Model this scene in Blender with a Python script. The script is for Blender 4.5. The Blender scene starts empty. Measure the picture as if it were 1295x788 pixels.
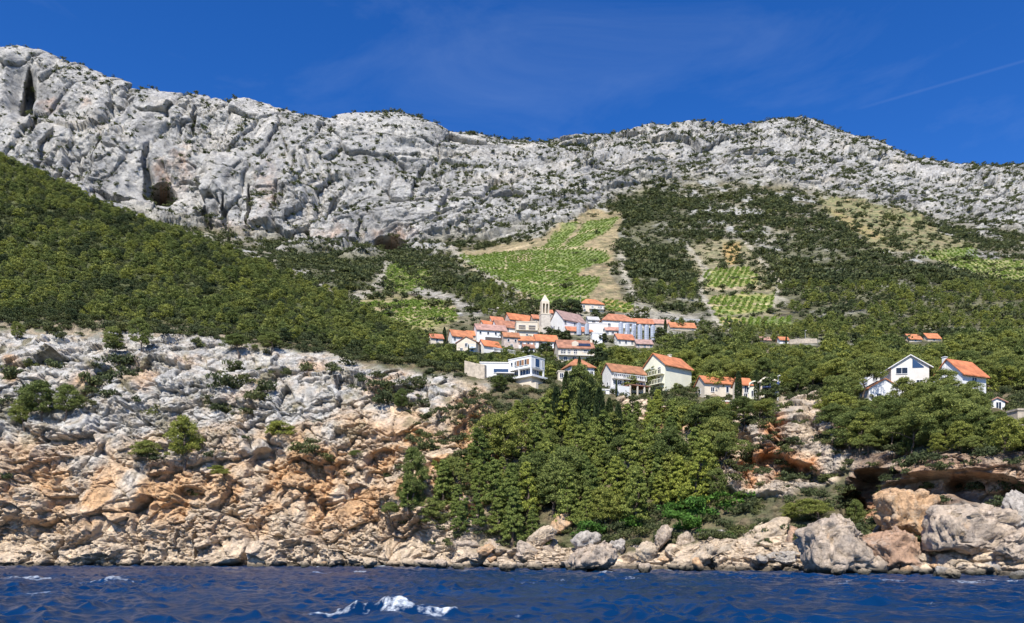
import bpy, math, random
import numpy as np
from mathutils import Vector, Matrix, Euler

# ------------------------------------------------------------------ basics
SC = bpy.context.scene
COL = SC.collection
RNG = np.random.default_rng(7)
random.seed(7)
F, CX, HY, CAMZ = 1000.0, 647.5, 697.0, 3.0     # focal length and principal point in photo pixels, horizon row, eye height


def at(px, py, d):
    """point seen at photo pixel (px, py), d metres ahead of the boat"""
    return Vector(((px - CX) / F * d, d, CAMZ + (HY - py) / F * d))


def tag(o, label=None, cat=None, group=None, kind=None):
    if label: o['label'] = label
    if cat: o['category'] = cat
    if group: o['group'] = group
    if kind: o['kind'] = kind
    return o


def empty(name, loc, rz=0.0):
    o = bpy.data.objects.new(name, None)
    COL.objects.link(o)
    o.location = loc
    o.rotation_euler = (0, 0, rz)
    o.empty_display_size = 0.5
    return o


def mesh_np(name, v, f, mat=None, smooth=False):
    """mesh from numpy arrays; all faces have f.shape[1] corners"""
    v = np.ascontiguousarray(v, np.float32)
    f = np.ascontiguousarray(f, np.int32)
    me = bpy.data.meshes.new(name)
    me.vertices.add(len(v))
    me.vertices.foreach_set('co', v.ravel())
    k = f.shape[1]
    me.loops.add(f.size)
    me.loops.foreach_set('vertex_index', f.ravel())
    me.polygons.add(len(f))
    me.polygons.foreach_set('loop_start', np.arange(0, f.size, k, dtype=np.int32))
    me.polygons.foreach_set('loop_total', np.full(len(f), k, np.int32))
    if smooth:
        me.polygons.foreach_set('use_smooth', np.ones(len(f), bool))
    me.update(calc_edges=True)
    if mat: me.materials.append(mat)
    return me


def link(name, me, parent=None):
    o = bpy.data.objects.new(name, me)
    COL.objects.link(o)
    if parent: o.parent = parent
    return o


class MB:
    """collects boxes, prisms and polygons into ONE mesh"""
    def __init__(s): s.v = []; s.f = []

    def add(s, vs, fs):
        b = len(s.v)
        s.v += [tuple(p) for p in vs]
        s.f += [tuple(b + i for i in q) for q in fs]
        return s

    def box(s, x0, x1, y0, y1, z0, z1):
        return s.add([(x0, y0, z0), (x1, y0, z0), (x1, y1, z0), (x0, y1, z0), (x0, y0, z1), (x1, y0, z1), (x1, y1, z1), (x0, y1, z1)],
                     [(0, 3, 2, 1), (4, 5, 6, 7), (0, 1, 5, 4), (1, 2, 6, 5), (2, 3, 7, 6), (3, 0, 4, 7)])

    def prism(s, poly, axis, a, b):
        """extrude a 2-D polygon: axis 'y' polygon in (x,z); axis 'x' polygon in (y,z); axis 'z' polygon in (x,y)"""
        n = len(poly)
        mk = {'y': lambda p, t: (p[0], t, p[1]), 'x': lambda p, t: (t, p[0], p[1]), 'z': lambda p, t: (p[0], p[1], t)}[axis]
        vs = [mk(p, a) for p in poly] + [mk(p, b) for p in poly]
        fs = [tuple(range(n))[::-1], tuple(range(n, 2 * n))] + [(i, (i + 1) % n, n + (i + 1) % n, n + i) for i in range(n)]
        return s.add(vs, fs)

    def tube(s, pts, radii, seg=6):
        """tapered round bar through pts"""
        b = len(s.v)
        n = len(pts)
        for i, p in enumerate(pts):
            p = Vector(p)
            d = (Vector(pts[min(i + 1, n - 1)]) - Vector(pts[max(i - 1, 0)])).normalized()
            a = d.cross(Vector((0.3, 0.9, 0.1))).normalized()
            c = d.cross(a)
            for k in range(seg):
                t = 2 * math.pi * k / seg
                s.v.append(tuple(p + (a * math.cos(t) + c * math.sin(t)) * radii[i]))
        for i in range(n - 1):
            for k in range(seg):
                k2 = (k + 1) % seg
                s.f.append((b + i * seg + k, b + i * seg + k2, b + (i + 1) * seg + k2, b + (i + 1) * seg + k))
        s.f.append(tuple(b + (n - 1) * seg + k for k in range(seg)))
        s.f.append(tuple(b + k for k in range(seg))[::-1])
        return s

    def mesh(s, name, mat, smooth=False):
        me = bpy.data.meshes.new(name)
        me.from_pydata(s.v, [], s.f)
        me.update()
        import bmesh
        bm = bmesh.new(); bm.from_mesh(me)
        bmesh.ops.recalc_face_normals(bm, faces=bm.faces)
        bm.to_mesh(me); bm.free()
        if smooth:
            for p in me.polygons: p.use_smooth = True
        if mat: me.materials.append(mat)
        return me

    def build(s, name, mat, parent=None, smooth=False):
        return link(name, s.mesh(name, mat, smooth), parent)


# ------------------------------------------------------------------ numpy noise
def _hash(ix, iy, iz, seed):
    with np.errstate(over='ignore'):
        n = ix.astype(np.uint32) * np.uint32(374761393) + iy.astype(np.uint32) * np.uint32(668265263) \
            + iz.astype(np.uint32) * np.uint32(2246822519) + np.uint32((seed * 3266489917) & 0xffffffff)
        n = (n ^ (n >> np.uint32(13))) * np.uint32(1274126177)
        n = (n ^ (n >> np.uint32(16))) * np.uint32(2654435761)
        return n ^ (n >> np.uint32(15))


def _chunks(fn):
    def run(p, *a, **k):
        p = np.asarray(p, np.float32)
        sh = p.shape[:-1]
        q = p.reshape(-1, 3)
        out = [fn(q[i:i + 150000], *a, **k) for i in range(0, len(q), 150000)]
        return np.concatenate(out).reshape(sh)
    return run


@_chunks
def perlin(p, seed=0):
    i = np.floor(p)
    f = p - i
    i = i.astype(np.int64)
    u = f * f * f * (f * (f * 6 - 15) + 10)
    r = np.zeros(len(p), np.float32)
    for dx in (0, 1):
        wx = u[:, 0] if dx else 1 - u[:, 0]
        for dy in (0, 1):
            wy = u[:, 1] if dy else 1 - u[:, 1]
            for dz in (0, 1):
                wz = u[:, 2] if dz else 1 - u[:, 2]
                h = _hash(i[:, 0] + dx, i[:, 1] + dy, i[:, 2] + dz, seed)
                gx = (h & np.uint32(1023)).astype(np.float32) / 511.5 - 1
                gy = ((h >> np.uint32(10)) & np.uint32(1023)).astype(np.float32) / 511.5 - 1
                gz = ((h >> np.uint32(20)) & np.uint32(1023)).astype(np.float32) / 511.5 - 1
                r += wx * wy * wz * (gx * (f[:, 0] - dx) + gy * (f[:, 1] - dy) + gz * (f[:, 2] - dz))
    return r * 1.4


def fbm(p, octaves=4, seed=0, lac=2.03, gain=0.5):
    p = np.asarray(p, np.float32)
    r = 0; a = 1.0; t = 0
    for o in range(octaves):
        r = r + a * perlin(p * lac ** o + 17.3 * o, seed + o)
        t += a; a *= gain
    return r / t * 1.6


def ridged(p, octaves=4, seed=0, lac=2.1, gain=0.5):
    p = np.asarray(p, np.float32)
    r = 0; a = 1.0; t = 0
    for o in range(octaves):
        r = r + a * (1 - 2 * np.abs(perlin(p * lac ** o + 9.1 * o, seed + o)))
        t += a; a *= gain
    return r / t


@_chunks
def facets(p, seed=0, tilt=1.0, crack=0.9, cw=0.10, step=1.0):
    """broken-block field: every Voronoi cell is a tilted plane with its own offset (-1..1), with a crack between cells"""
    ip = np.floor(p).astype(np.int64)
    b1 = np.full(len(p), 9e9, np.float32); b2 = b1.copy(); val = np.zeros(len(p), np.float32)
    for dx in (-1, 0, 1):
        for dy in (-1, 0, 1):
            for dz in (-1, 0, 1):
                c = ip + np.array((dx, dy, dz))
                h = _hash(c[:, 0], c[:, 1], c[:, 2], seed)
                ox = (h & np.uint32(1023)).astype(np.float32) / 1023
                oy = ((h >> np.uint32(10)) & np.uint32(1023)).astype(np.float32) / 1023
                oz = ((h >> np.uint32(20)) & np.uint32(1023)).astype(np.float32) / 1023
                rx = p[:, 0] - c[:, 0] - ox; ry = p[:, 1] - c[:, 1] - oy; rz = p[:, 2] - c[:, 2] - oz
                d = rx * rx + ry * ry + rz * rz
                h2 = _hash(c[:, 2], c[:, 0], c[:, 1], seed + 91)
                gx = (h2 & np.uint32(255)).astype(np.float32) / 127.5 - 1
                gy = ((h2 >> np.uint32(8)) & np.uint32(255)).astype(np.float32) / 127.5 - 1
                gz = ((h2 >> np.uint32(16)) & np.uint32(255)).astype(np.float32) / 127.5 - 1
                off = ((h2 >> np.uint32(24)) & np.uint32(255)).astype(np.float32) / 127.5 - 1
                w = step * off + tilt * (gx * rx + gy * ry + gz * rz)
                m = d < b1
                b2 = np.where(m, b1, np.minimum(b2, d))
                val = np.where(m, w, val)
                b1 = np.where(m, d, b1)
    edge = np.sqrt(b2) - np.sqrt(b1)
    return val - crack * np.clip(1 - edge / cw, 0, 1)


# ------------------------------------------------------------------ masks in plan of the photograph's own survey
def in_poly(px, py, poly):
    poly = np.asarray(poly, float)
    r = np.zeros(px.shape, bool)
    x0, y0 = poly[-1]
    for x1, y1 in poly:
        c = (y0 > py) != (y1 > py)
        if y0 != y1:
            r ^= c & (px < (x1 - x0) * (py - y0) / (y1 - y0) + x0)
        x0, y0 = x1, y1
    return r


def near_line(px, py, pts, w):
    """1 on a polyline, fading to 0 at w pixels"""
    best = np.full(px.shape, 1e9)
    for (x0, y0), (x1, y1) in zip(pts[:-1], pts[1:]):
        dx, dy = x1 - x0, y1 - y0
        t = np.clip(((px - x0) * dx + (py - y0) * dy) / (dx * dx + dy * dy), 0, 1)
        best = np.minimum(best, np.hypot(px - x0 - t * dx, py - y0 - t * dy))
    return np.clip(1.5 - best / w, 0, 1)


def ell(px, py, cx, cy, rx, ry, rot=0, hard=0.35):
    a = math.radians(rot)
    dx, dy = px - cx, py - cy
    u = (dx * math.cos(a) + dy * math.sin(a)) / rx
    v = (-dx * math.sin(a) + dy * math.cos(a)) / ry
    return np.clip((1 - np.hypot(u, v)) / hard, 0, 1)


def smooth1(a, sig, axis=0):
    n = int(3 * sig)
    k = np.exp(-0.5 * (np.arange(-n, n + 1) / sig) ** 2); k /= k.sum()
    a = np.moveaxis(a, axis, 0)
    pad = np.concatenate([np.repeat(a[:1], n, 0), a, np.repeat(a[-1:], n, 0)])
    out = sum(k[i] * pad[i:i + len(a)] for i in range(2 * n + 1))
    return np.moveaxis(out, 0, axis)


# ------------------------------------------------------------------ material helpers
def newmat(name):
    m = bpy.data.materials.new(name)
    m.use_nodes = True
    nt = m.node_tree
    for n in list(nt.nodes): nt.nodes.remove(n)
    out = nt.nodes.new('ShaderNodeOutputMaterial')
    return m, nt, out


def N(nt, typ, **kw):
    n = nt.nodes.new(typ)
    for k, v in kw.items():
        if k.startswith('i_'):
            key = k[2:]
            n.inputs[int(key) if key.isdigit() else key.replace('_', ' ')].default_value = v
        else:
            setattr(n, k, v)
    return n


def rgba(c): return (c[0], c[1], c[2], 1.0)


def ramp(nt, stops, src):
    r = nt.nodes.new('ShaderNodeValToRGB')
    e = r.color_ramp.elements
    while len(e) > 1: e.remove(e[-1])
    e[0].position = stops[0][0]; e[0].color = rgba(stops[0][1])
    for p, c in stops[1:]:
        q = e.new(p); q.color = rgba(c)
    nt.links.new(src, r.inputs[0])
    return r.outputs[0]


def mul(nt, a, b, fac=1.0, mode='MULTIPLY'):
    n = N(nt, 'ShaderNodeMix', data_type='RGBA', blend_type=mode)
    n.inputs[0].default_value = fac
    nt.links.new(a, n.inputs[6]); nt.links.new(b, n.inputs[7])
    return n.outputs[2]


def plain(name, col, rough=0.8, var=0.12, scale=0.8, bump=0.0, bscale=6.0, metal=0.0, spec=0.5, cast=None):
    """painted or stone surface: object-space noise varies the colour a little, optional bump"""
    m, nt, out = newmat(name)
    p = N(nt, 'ShaderNodeBsdfPrincipled', i_Roughness=rough, i_Metallic=metal)
    p.inputs['Specular IOR Level'].default_value = spec
    tc = N(nt, 'ShaderNodeTexCoord')
    nz = N(nt, 'ShaderNodeTexNoise', i_Scale=scale, i_Detail=5.0)
    nt.links.new(tc.outputs['Object'], nz.inputs['Vector'])
    a = tuple(max(0, c * (1 - 2 * var)) for c in col); b = tuple(min(1, c * (1 + 1.2 * var)) for c in col)
    c = ramp(nt, [(0.3, a), (0.7, b)], nz.outputs['Fac'])
    if cast:                                     # every house has its own age of paint or tile
        oi = N(nt, 'ShaderNodeObjectInfo')
        c = mul(nt, c, ramp(nt, [(0.0, cast[0]), (0.5, (1, 1, 1)), (1.0, cast[1])], oi.outputs['Random']))
    nt.links.new(c, p.inputs['Base Color'])
    if bump:
        n2 = N(nt, 'ShaderNodeTexNoise', i_Scale=bscale, i_Detail=6.0)
        nt.links.new(tc.outputs['Object'], n2.inputs['Vector'])
        bp = N(nt, 'ShaderNodeBump', i_Strength=bump, i_Distance=0.1)
        nt.links.new(n2.outputs['Fac'], bp.inputs['Height'])
        nt.links.new(bp.outputs[0], p.inputs['Normal'])
    nt.links.new(p.outputs[0], out.inputs[0])
    return m


def facet_height(nt, vec, scale, seed_off=0.0):
    """height field of small tilted broken planes (for bump): every Voronoi cell slopes its own way"""
    v = N(nt, 'ShaderNodeTexVoronoi', feature='F1', i_Scale=scale)
    nt.links.new(vec, v.inputs['Vector'])
    d = N(nt, 'ShaderNodeVectorMath', operation='SUBTRACT'); nt.links.new(vec, d.inputs[0]); nt.links.new(v.outputs['Position'], d.inputs[1])
    c = N(nt, 'ShaderNodeVectorMath', operation='SUBTRACT'); nt.links.new(v.outputs['Color'], c.inputs[0]); c.inputs[1].default_value = (0.5, 0.5, 0.5)
    q = N(nt, 'ShaderNodeVectorMath', operation='DOT_PRODUCT'); nt.links.new(d.outputs[0], q.inputs[0]); nt.links.new(c.outputs[0], q.inputs[1])
    return q.outputs['Value']


def broken_bump(nt, coord, noise, sizes, noise_dist, tilt):
    """chain of bumps: tilted facets of each size in metres, then grain"""
    wv = N(nt, 'ShaderNodeVectorMath', operation='MULTIPLY_ADD')
    nt.links.new(noise.outputs['Color'], wv.inputs[0]); wv.inputs[1].default_value = (sizes[-1] * 1.2,) * 3; nt.links.new(coord, wv.inputs[2])
    prev = None
    for sz in sizes:
        h = facet_height(nt, wv.outputs[0], 1.0 / sz)
        b = N(nt, 'ShaderNodeBump', i_Strength=1.0, i_Distance=tilt)
        nt.links.new(h, b.inputs['Height'])
        if prev: nt.links.new(prev, b.inputs['Normal'])
        prev = b.outputs[0]
    b = N(nt, 'ShaderNodeBump', i_Strength=1.0, i_Distance=noise_dist)
    nt.links.new(noise.outputs['Fac'], b.inputs['Height']); nt.links.new(prev, b.inputs['Normal'])
    return b.outputs[0]
# ------------------------------------------------------------------ camera, sky, sun
cam = bpy.data.cameras.new('camera')
cam.sensor_width = 36.0
cam.lens = 36.0 * F / 1295.0
cam.shift_y = (HY - 394.0) / 1295.0
cam.clip_start = 0.5
cam.clip_end = 20000
co = bpy.data.objects.new('camera', cam)
COL.objects.link(co)
co.location = (0, 0, CAMZ)
co.rotation_euler = (math.radians(90), 0, 0)
SC.camera = co

SUN_EL, SUN_AZ = math.radians(51), math.radians(15)      # height; swing of the sun to the left of straight behind the boat
to_sun = Vector((-math.sin(SUN_AZ) * math.cos(SUN_EL), -math.cos(SUN_AZ) * math.cos(SUN_EL), math.sin(SUN_EL)))
sun = bpy.data.lights.new('sun', 'SUN')
sun.energy = 4.9
sun.angle = math.radians(0.5)
sun.color = (1.0, 0.955, 0.875)
so = bpy.data.objects.new('sun', sun)
COL.objects.link(so)
so.location = (-60, -80, 200)
so.rotation_euler = (-to_sun).to_track_quat('-Z', 'Y').to_euler()

w = bpy.data.worlds.new('World')
SC.world = w
w.use_nodes = True
nt = w.node_tree
for n in list(nt.nodes): nt.nodes.remove(n)
wo = nt.nodes.new('ShaderNodeOutputWorld')
bg = nt.nodes.new('ShaderNodeBackground')
sky = nt.nodes.new('ShaderNodeTexSky')
sky.sky_type = 'NISHITA'
sky.sun_disc = False
sky.sun_elevation = SUN_EL
sky.sun_rotation = math.atan2(to_sun.x, to_sun.y)
sky.altitude = 900
sky.air_density = 0.9
sky.dust_density = 0.12
sky.ozone_density = 4.5
hs = nt.nodes.new('ShaderNodeHueSaturation')
hs.inputs['Hue'].default_value = 0.5135
hs.inputs['Saturation'].default_value = 1.3
hs.inputs['Value'].default_value = 1.8
nt.links.new(sky.outputs[0], hs.inputs['Color'])
# faint cirrus: stretched noise in the sky's own direction space
tc = nt.nodes.new('ShaderNodeTexCoord')
mp = nt.nodes.new('ShaderNodeMapping')
mp.inputs['Scale'].default_value = (1.6, 1.0, 5.5)
mp.inputs['Rotation'].default_value = (0, 0.25, 0)
nt.links.new(tc.outputs['Generated'], mp.inputs['Vector'])
cn = N(nt, 'ShaderNodeTexNoise', i_Scale=2.3, i_Detail=7.0, i_Roughness=0.62, i_Distortion=0.6)
nt.links.new(mp.outputs[0], cn.inputs['Vector'])
cr = ramp(nt, [(0.52, (0, 0, 0)), (0.80, (0.07, 0.07, 0.07))], cn.outputs['Fac'])
mx = N(nt, 'ShaderNodeMix', data_type='RGBA')
nt.links.new(cr, mx.inputs[0])
nt.links.new(hs.outputs[0], mx.inputs[6])
mx.inputs[7].default_value = (6.5, 8.0, 10.0, 1)
# a thin vapour trail: a narrow band about one great circle of the sky, only along part of it
c1v, c2v = Vector((475, 1000, 570)).normalized(), Vector((655, 1000, 622)).normalized()
pole, mid = c1v.cross(c2v).normalized(), (c1v + c2v).normalized()
nv = N(nt, 'ShaderNodeVectorMath', operation='NORMALIZE'); nt.links.new(tc.outputs['Generated'], nv.inputs[0])
d1 = N(nt, 'ShaderNodeVectorMath', operation='DOT_PRODUCT'); nt.links.new(nv.outputs[0], d1.inputs[0]); d1.inputs[1].default_value = pole
ab = N(nt, 'ShaderNodeMath', operation='ABSOLUTE'); nt.links.new(d1.outputs['Value'], ab.inputs[0])
r1 = N(nt, 'ShaderNodeMapRange', interpolation_type='SMOOTHSTEP'); r1.inputs[1].default_value = 0.0; r1.inputs[2].default_value = 0.0022; r1.inputs[3].default_value = 1; r1.inputs[4].default_value = 0
nt.links.new(ab.outputs[0], r1.inputs[0])
d2 = N(nt, 'ShaderNodeVectorMath', operation='DOT_PRODUCT'); nt.links.new(nv.outputs[0], d2.inputs[0]); d2.inputs[1].default_value = mid
r2 = N(nt, 'ShaderNodeMapRange', interpolation_type='SMOOTHSTEP'); r2.inputs[1].default_value = 0.9948; r2.inputs[2].default_value = 0.999; r2.inputs[3].default_value = 0; r2.inputs[4].default_value = 0.03
nt.links.new(d2.outputs['Value'], r2.inputs[0])
tm = N(nt, 'ShaderNodeMath', operation='MULTIPLY'); nt.links.new(r1.outputs[0], tm.inputs[0]); nt.links.new(r2.outputs[0], tm.inputs[1])
m2 = N(nt, 'ShaderNodeMix', data_type='RGBA'); nt.links.new(tm.outputs[0], m2.inputs[0]); nt.links.new(mx.outputs[2], m2.inputs[6]); m2.inputs[7].default_value = (8.0, 9.0, 10.5, 1)
nt.links.new(m2.outputs[2], bg.inputs['Color'])
bg.inputs['Strength'].default_value = 0.072
nt.links.new(bg.outputs[0], wo.inputs[0])

SC.view_settings.view_transform = 'Standard'
SC.view_settings.look = 'None'
SC.view_settings.exposure = 0.5
SC.view_settings.gamma = 1.0
SC.render.engine = 'CYCLES'
SC.cycles.max_bounces = 5
SC.cycles.diffuse_bounces = 2
SC.cycles.transparent_max_bounces = 4
# ------------------------------------------------------------------ terrain: two sheets, the coast with its headland and the mountain with its valley
def rock_material(name, bscale, bdist, strength, sizes):
    m, nt, out = newmat(name)
    p = N(nt, 'ShaderNodeBsdfPrincipled', i_Roughness=0.9)
    p.inputs['Specular IOR Level'].default_value = 0.25
    at_ = N(nt, 'ShaderNodeAttribute', attribute_name='albedo')
    tc = N(nt, 'ShaderNodeTexCoord')
    n1 = N(nt, 'ShaderNodeTexNoise', i_Scale=bscale, i_Detail=9.0, i_Roughness=0.72)
    n2 = N(nt, 'ShaderNodeTexNoise', i_Scale=bscale * 0.22, i_Detail=4.0)
    for n in (n1, n2): nt.links.new(tc.outputs['Object'], n.inputs['Vector'])
    c = mul(nt, at_.outputs['Color'], ramp(nt, [(0.28, (0.52, 0.52, 0.53)), (0.45, (0.95, 0.95, 0.95)), (0.55, (1.02, 1.02, 1.0)), (0.74, (1.3, 1.28, 1.24))], n1.outputs['Fac']))
    c = mul(nt, c, ramp(nt, [(0.3, (0.82, 0.83, 0.85)), (0.7, (1.12, 1.1, 1.06))], n2.outputs['Fac']))
    nt.links.new(c, p.inputs['Base Color'])
    nt.links.new(broken_bump(nt, tc.outputs['Object'], n1, sizes, bdist, strength), p.inputs['Normal'])
    nt.links.new(p.outputs[0], out.inputs[0])
    return m


def sheet(xk, rows, cols_x, counts, sx, sv):
    """rows: list of (y list, D list) over xk -> arrays D, Z of the base surface (rows x cols) along the columns cols_x"""
    Dr, Zr = [], []
    for y, d in rows:
        yy = smooth1(np.interp(cols_x, xk, y), sx)
        dd = smooth1(np.interp(cols_x, xk, d), sx)
        Dr.append(dd); Zr.append(CAMZ + (HY - yy) / F * dd)
    Dr = np.array(Dr); Zr = np.array(Zr)
    t = np.concatenate([np.linspace(i, i + 1, c, endpoint=False) for i, c in enumerate(counts)] + [[len(rows) - 1]])
    i = np.minimum(t.astype(int), len(rows) - 2); fr = (t - i)[:, None]
    D = Dr[i] * (1 - fr) + Dr[i + 1] * fr
    Z = Zr[i] * (1 - fr) + Zr[i + 1] * fr
    return smooth1(D, sv), smooth1(Z, sv)


def normals(P):
    gu = np.gradient(P, axis=1); gv = np.gradient(P, axis=0)
    n = np.cross(gu, gv)
    n /= np.linalg.norm(n, axis=-1, keepdims=True) + 1e-9
    return n


def grid_mesh(name, P, mat, albedo):
    R, Cn = P.shape[:2]
    idx = np.arange(R * Cn).reshape(R, Cn)
    f = np.stack([idx[:-1, :-1], idx[:-1, 1:], idx[1:, 1:], idx[1:, :-1]], -1).reshape(-1, 4)
    me = mesh_np(name, P.reshape(-1, 3), f, mat, smooth=False)
    a = me.attributes.new('albedo', 'FLOAT_COLOR', 'POINT')
    c = np.concatenate([albedo.reshape(-1, 3), np.ones((R * Cn, 1))], 1).astype(np.float32)
    a.data.foreach_set('color', c.ravel())
    return link(name, me)


def mixc(a, b, t):
    return a * (1 - t[..., None]) + np.asarray(b) * t[..., None]


XL, XR = -330, 1640
# ---- coast sheet -------------------------------------------------------------
NC = 1560
cx_ = np.linspace(XL, XR, NC)
xk = [-330, 0, 150, 300, 420, 520, 600, 680, 760, 860, 960, 1060, 1100, 1160, 1260, 1400, 1640]
cl = dict(
    wet=([730] * 17, [140, 141, 141, 140, 139, 137, 131, 124, 118, 112, 106, 100, 97, 93, 85, 80, 72]),
    water=([716, 716, 716, 716, 716, 716, 718, 719, 720, 721, 722, 724, 725, 726, 729, 731, 735],
           [158, 158, 158, 157, 155, 153, 146, 138, 131, 124, 118, 111, 107, 103, 95, 90, 82]),
    toe=([640, 640, 640, 640, 645, 655, 672, 688, 692, 690, 675, 668, 668, 655, 650, 650, 650],
         [162, 162, 162, 161, 159, 156, 150, 143, 137, 130, 126, 117, 114, 112, 104, 98, 92]),
    mid=([545, 550, 558, 560, 572, 580, 600, 625, 630, 625, 612, 612, 610, 588, 585, 585, 585],
         [168, 168, 168, 167, 165, 162, 158, 155, 150, 146, 141, 132, 126, 117, 108, 103, 97]),
    upper=([460, 470, 480, 492, 500, 522, 535, 550, 555, 550, 545, 530, 570, 568, 565, 560, 560],
           [182, 182, 181, 179, 176, 173, 170, 167, 163, 160, 152, 145, 134, 121, 112, 108, 103]),
    top=([405, 412, 415, 430, 447, 462, 478, 492, 502, 505, 508, 508, 515, 520, 525, 525, 525],
         [208, 207, 205, 201, 197, 193, 190, 186, 181, 178, 173, 162, 152, 142, 136, 130, 125]),
    bench=([300, 310, 335, 375, 415, 441, 455, 466, 474, 476, 476, 474, 474, 472, 480, 480, 480],
           [310, 300, 285, 265, 245, 230, 225, 222, 218, 218, 215, 205, 200, 192, 185, 178, 170]),
    ridge=([130, 190, 262, 318, 372, 428, 446, 447, 446, 443, 441, 440, 438, 435, 432, 430, 425],
           [440, 425, 390, 355, 320, 288, 272, 268, 268, 270, 272, 270, 270, 268, 262, 255, 250]),
)
cl['wet'] = ([HY + (CAMZ + 3.2) / (d - 2.2) * F for d in cl['water'][1]], [d - 2.2 for d in cl['water'][1]])
rows = [cl[k] for k in ('wet', 'water', 'toe', 'mid', 'upper', 'top', 'bench', 'ridge')]
# behind the ridge the ground falls away and passes under the mountain sheet
bd = [d + 70 for d in cl['ridge'][1]]
by = [HY - ((CAMZ + (HY - y) / F * d - 75) - CAMZ) * F / (d + 70) for y, d in zip(*cl['ridge'])]
rows.append((by, bd))
D0, Z0 = sheet(xk, rows, cx_, [14, 110, 120, 120, 90, 70, 90, 24], 22, 5)
COAST_ROWS = np.cumsum([0, 14, 110, 120, 120, 90, 70, 90, 24])
P = np.stack([(cx_[None, :] - CX) / F * D0, D0, Z0], -1).astype(np.float32)
R = P.shape[0]
tt = np.interp(np.arange(R), COAST_ROWS, np.arange(9))          # semantic row of every grid row
px = np.broadcast_to(cx_[None, :], (R, NC)).copy()
py = HY - (P[..., 2] - CAMZ) / P[..., 1] * F
wob = fbm(P / 9.0, 3, 5)
wob2 = fbm(P / 9.0, 3, 8)
pxw, pyw = px + 16 * wob, py + 16 * wob2
# how rocky the ground is
topline = np.interp(px[0], xk, cl['top'][0])[None, :]
rocky_left = np.clip((pyw - topline) / 10, 0, 1) * np.clip((622 - pxw) / 14, 0, 1)
rocky_right = np.zeros_like(px)
for poly in ([(905, 505), (975, 512), (1000, 500), (1070, 505), (1078, 560), (1060, 605), (1000, 625), (905, 630), (890, 560)],
             [(1070, 565), (1130, 570), (1200, 572), (1300, 575), (1420, 570), (1640, 560), (1640, 760), (1060, 760), (1075, 640)],
             [(600, 530), (690, 520), (700, 560), (640, 590), (600, 600)], [(780, 500), (850, 510), (905, 545), (880, 570), (800, 540)],
             [(770, 575), (800, 570), (812, 600), (780, 610)]):
    rocky_right = np.maximum(rocky_right, in_poly(pxw, pyw, poly))
shore = np.clip((pyw - np.interp(px[0], [-330, 600, 680, 800, 900, 1000, 1640], [705, 700, 688, 690, 690, 665, 655])[None, :]) / 6, 0, 1)
rocky = np.maximum.reduce([rocky_left, rocky_right, shore])
rocky = np.clip(smooth1(smooth1(rocky, 2, 0), 2, 1), 0, 1)

n = normals(P)
n[n[..., 1] > 0] *= -1
# strata rise to the right across the cliff
a = math.radians(-32)
Q = P.copy()
Q[..., 0] = P[..., 0] * math.cos(a) - P[..., 2] * math.sin(a)
Q[..., 2] = P[..., 0] * math.sin(a) + P[..., 2] * math.cos(a)
Q = Q + 0.9 * np.stack([fbm(P / 5, 3, 21), fbm(P / 5, 3, 22), fbm(P / 5, 3, 23)], -1)
S = np.array([1.0, 1.0, 1.05], np.float32)
calm = np.clip(0.5 + 1.6 * fbm(P / 14, 2, 55), 0, 1)            # 0: smooth wall, 1: broken rock
rough = 0.16 + 0.85 * calm
d = 1.9 * facets(Q * S / 13.0, 1, 1.5, 0.5, 0.05, 0.8)
d += 0.95 * facets(Q * S / 5.2, 2, 1.6, 0.7, 0.06, 0.8)
d += rough * 0.62 * facets(Q * S / 2.2, 3, 1.7, 0.9, 0.09, 0.8)
d += rough * 0.36 * facets(Q * S / 0.95, 4, 1.6, 0.9, 0.12, 0.8)
flute = P * np.array([1, 1, .30]); flute[..., 0] -= 0.30 * P[..., 2]
d += 1.3 * ridged(flute / 7.5, 3, 33) * np.clip((pyw - 520) / 60, 0.15, 1) + 0.8 * ridged(Q * S / 12.0, 4, 31) + rough * 0.22 * fbm(P / 0.6, 2, 41)
# bedding: ledges along the dip that jut out over the softer layer below
b1 = Q[..., 2] / 5.2 + 1.1 * fbm(P / 11, 3, 45); b2 = Q[..., 2] / 1.9 + 1.0 * fbm(P / 5, 3, 47)
d += 0.6 * (1 - b1 % 1.0) ** 1.6 * np.clip(0.25 + 1.8 * fbm(P / 13, 2, 46), 0, 1)
d += 0.2 * (1 - b2 % 1.0) ** 1.6 * np.clip(0.2 + 2.0 * fbm(P / 6, 2, 48), 0, 1)
# weathered pockets with a shadowed roof
d -= 1.3 * np.clip(fbm(P * np.array([1, 1, 1.3]) / 4.6, 2, 57) - 0.30, 0, 0.5) / 0.5 * np.clip((px + 200) / 200, 0, 1)
d *= np.interp(px, [860, 920, 1640], [1, 0.7, 0.7])
crag = 1.0
nh = n * np.array([1.0, 1.0, 0.22]); nh /= np.linalg.norm(nh, axis=-1, keepdims=True)
fade_top = np.clip((pyw - topline) / 22, 0.25, 1) * (px < 640) + (px >= 640)
P = P + nh * (d * rocky * fade_top)[..., None]
P = P + n * ((1 - rocky) * (0.9 * fbm(P / 9, 3, 61) + 0.25 * facets(P / 2.2, 6, 1.0)))[..., None]
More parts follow.
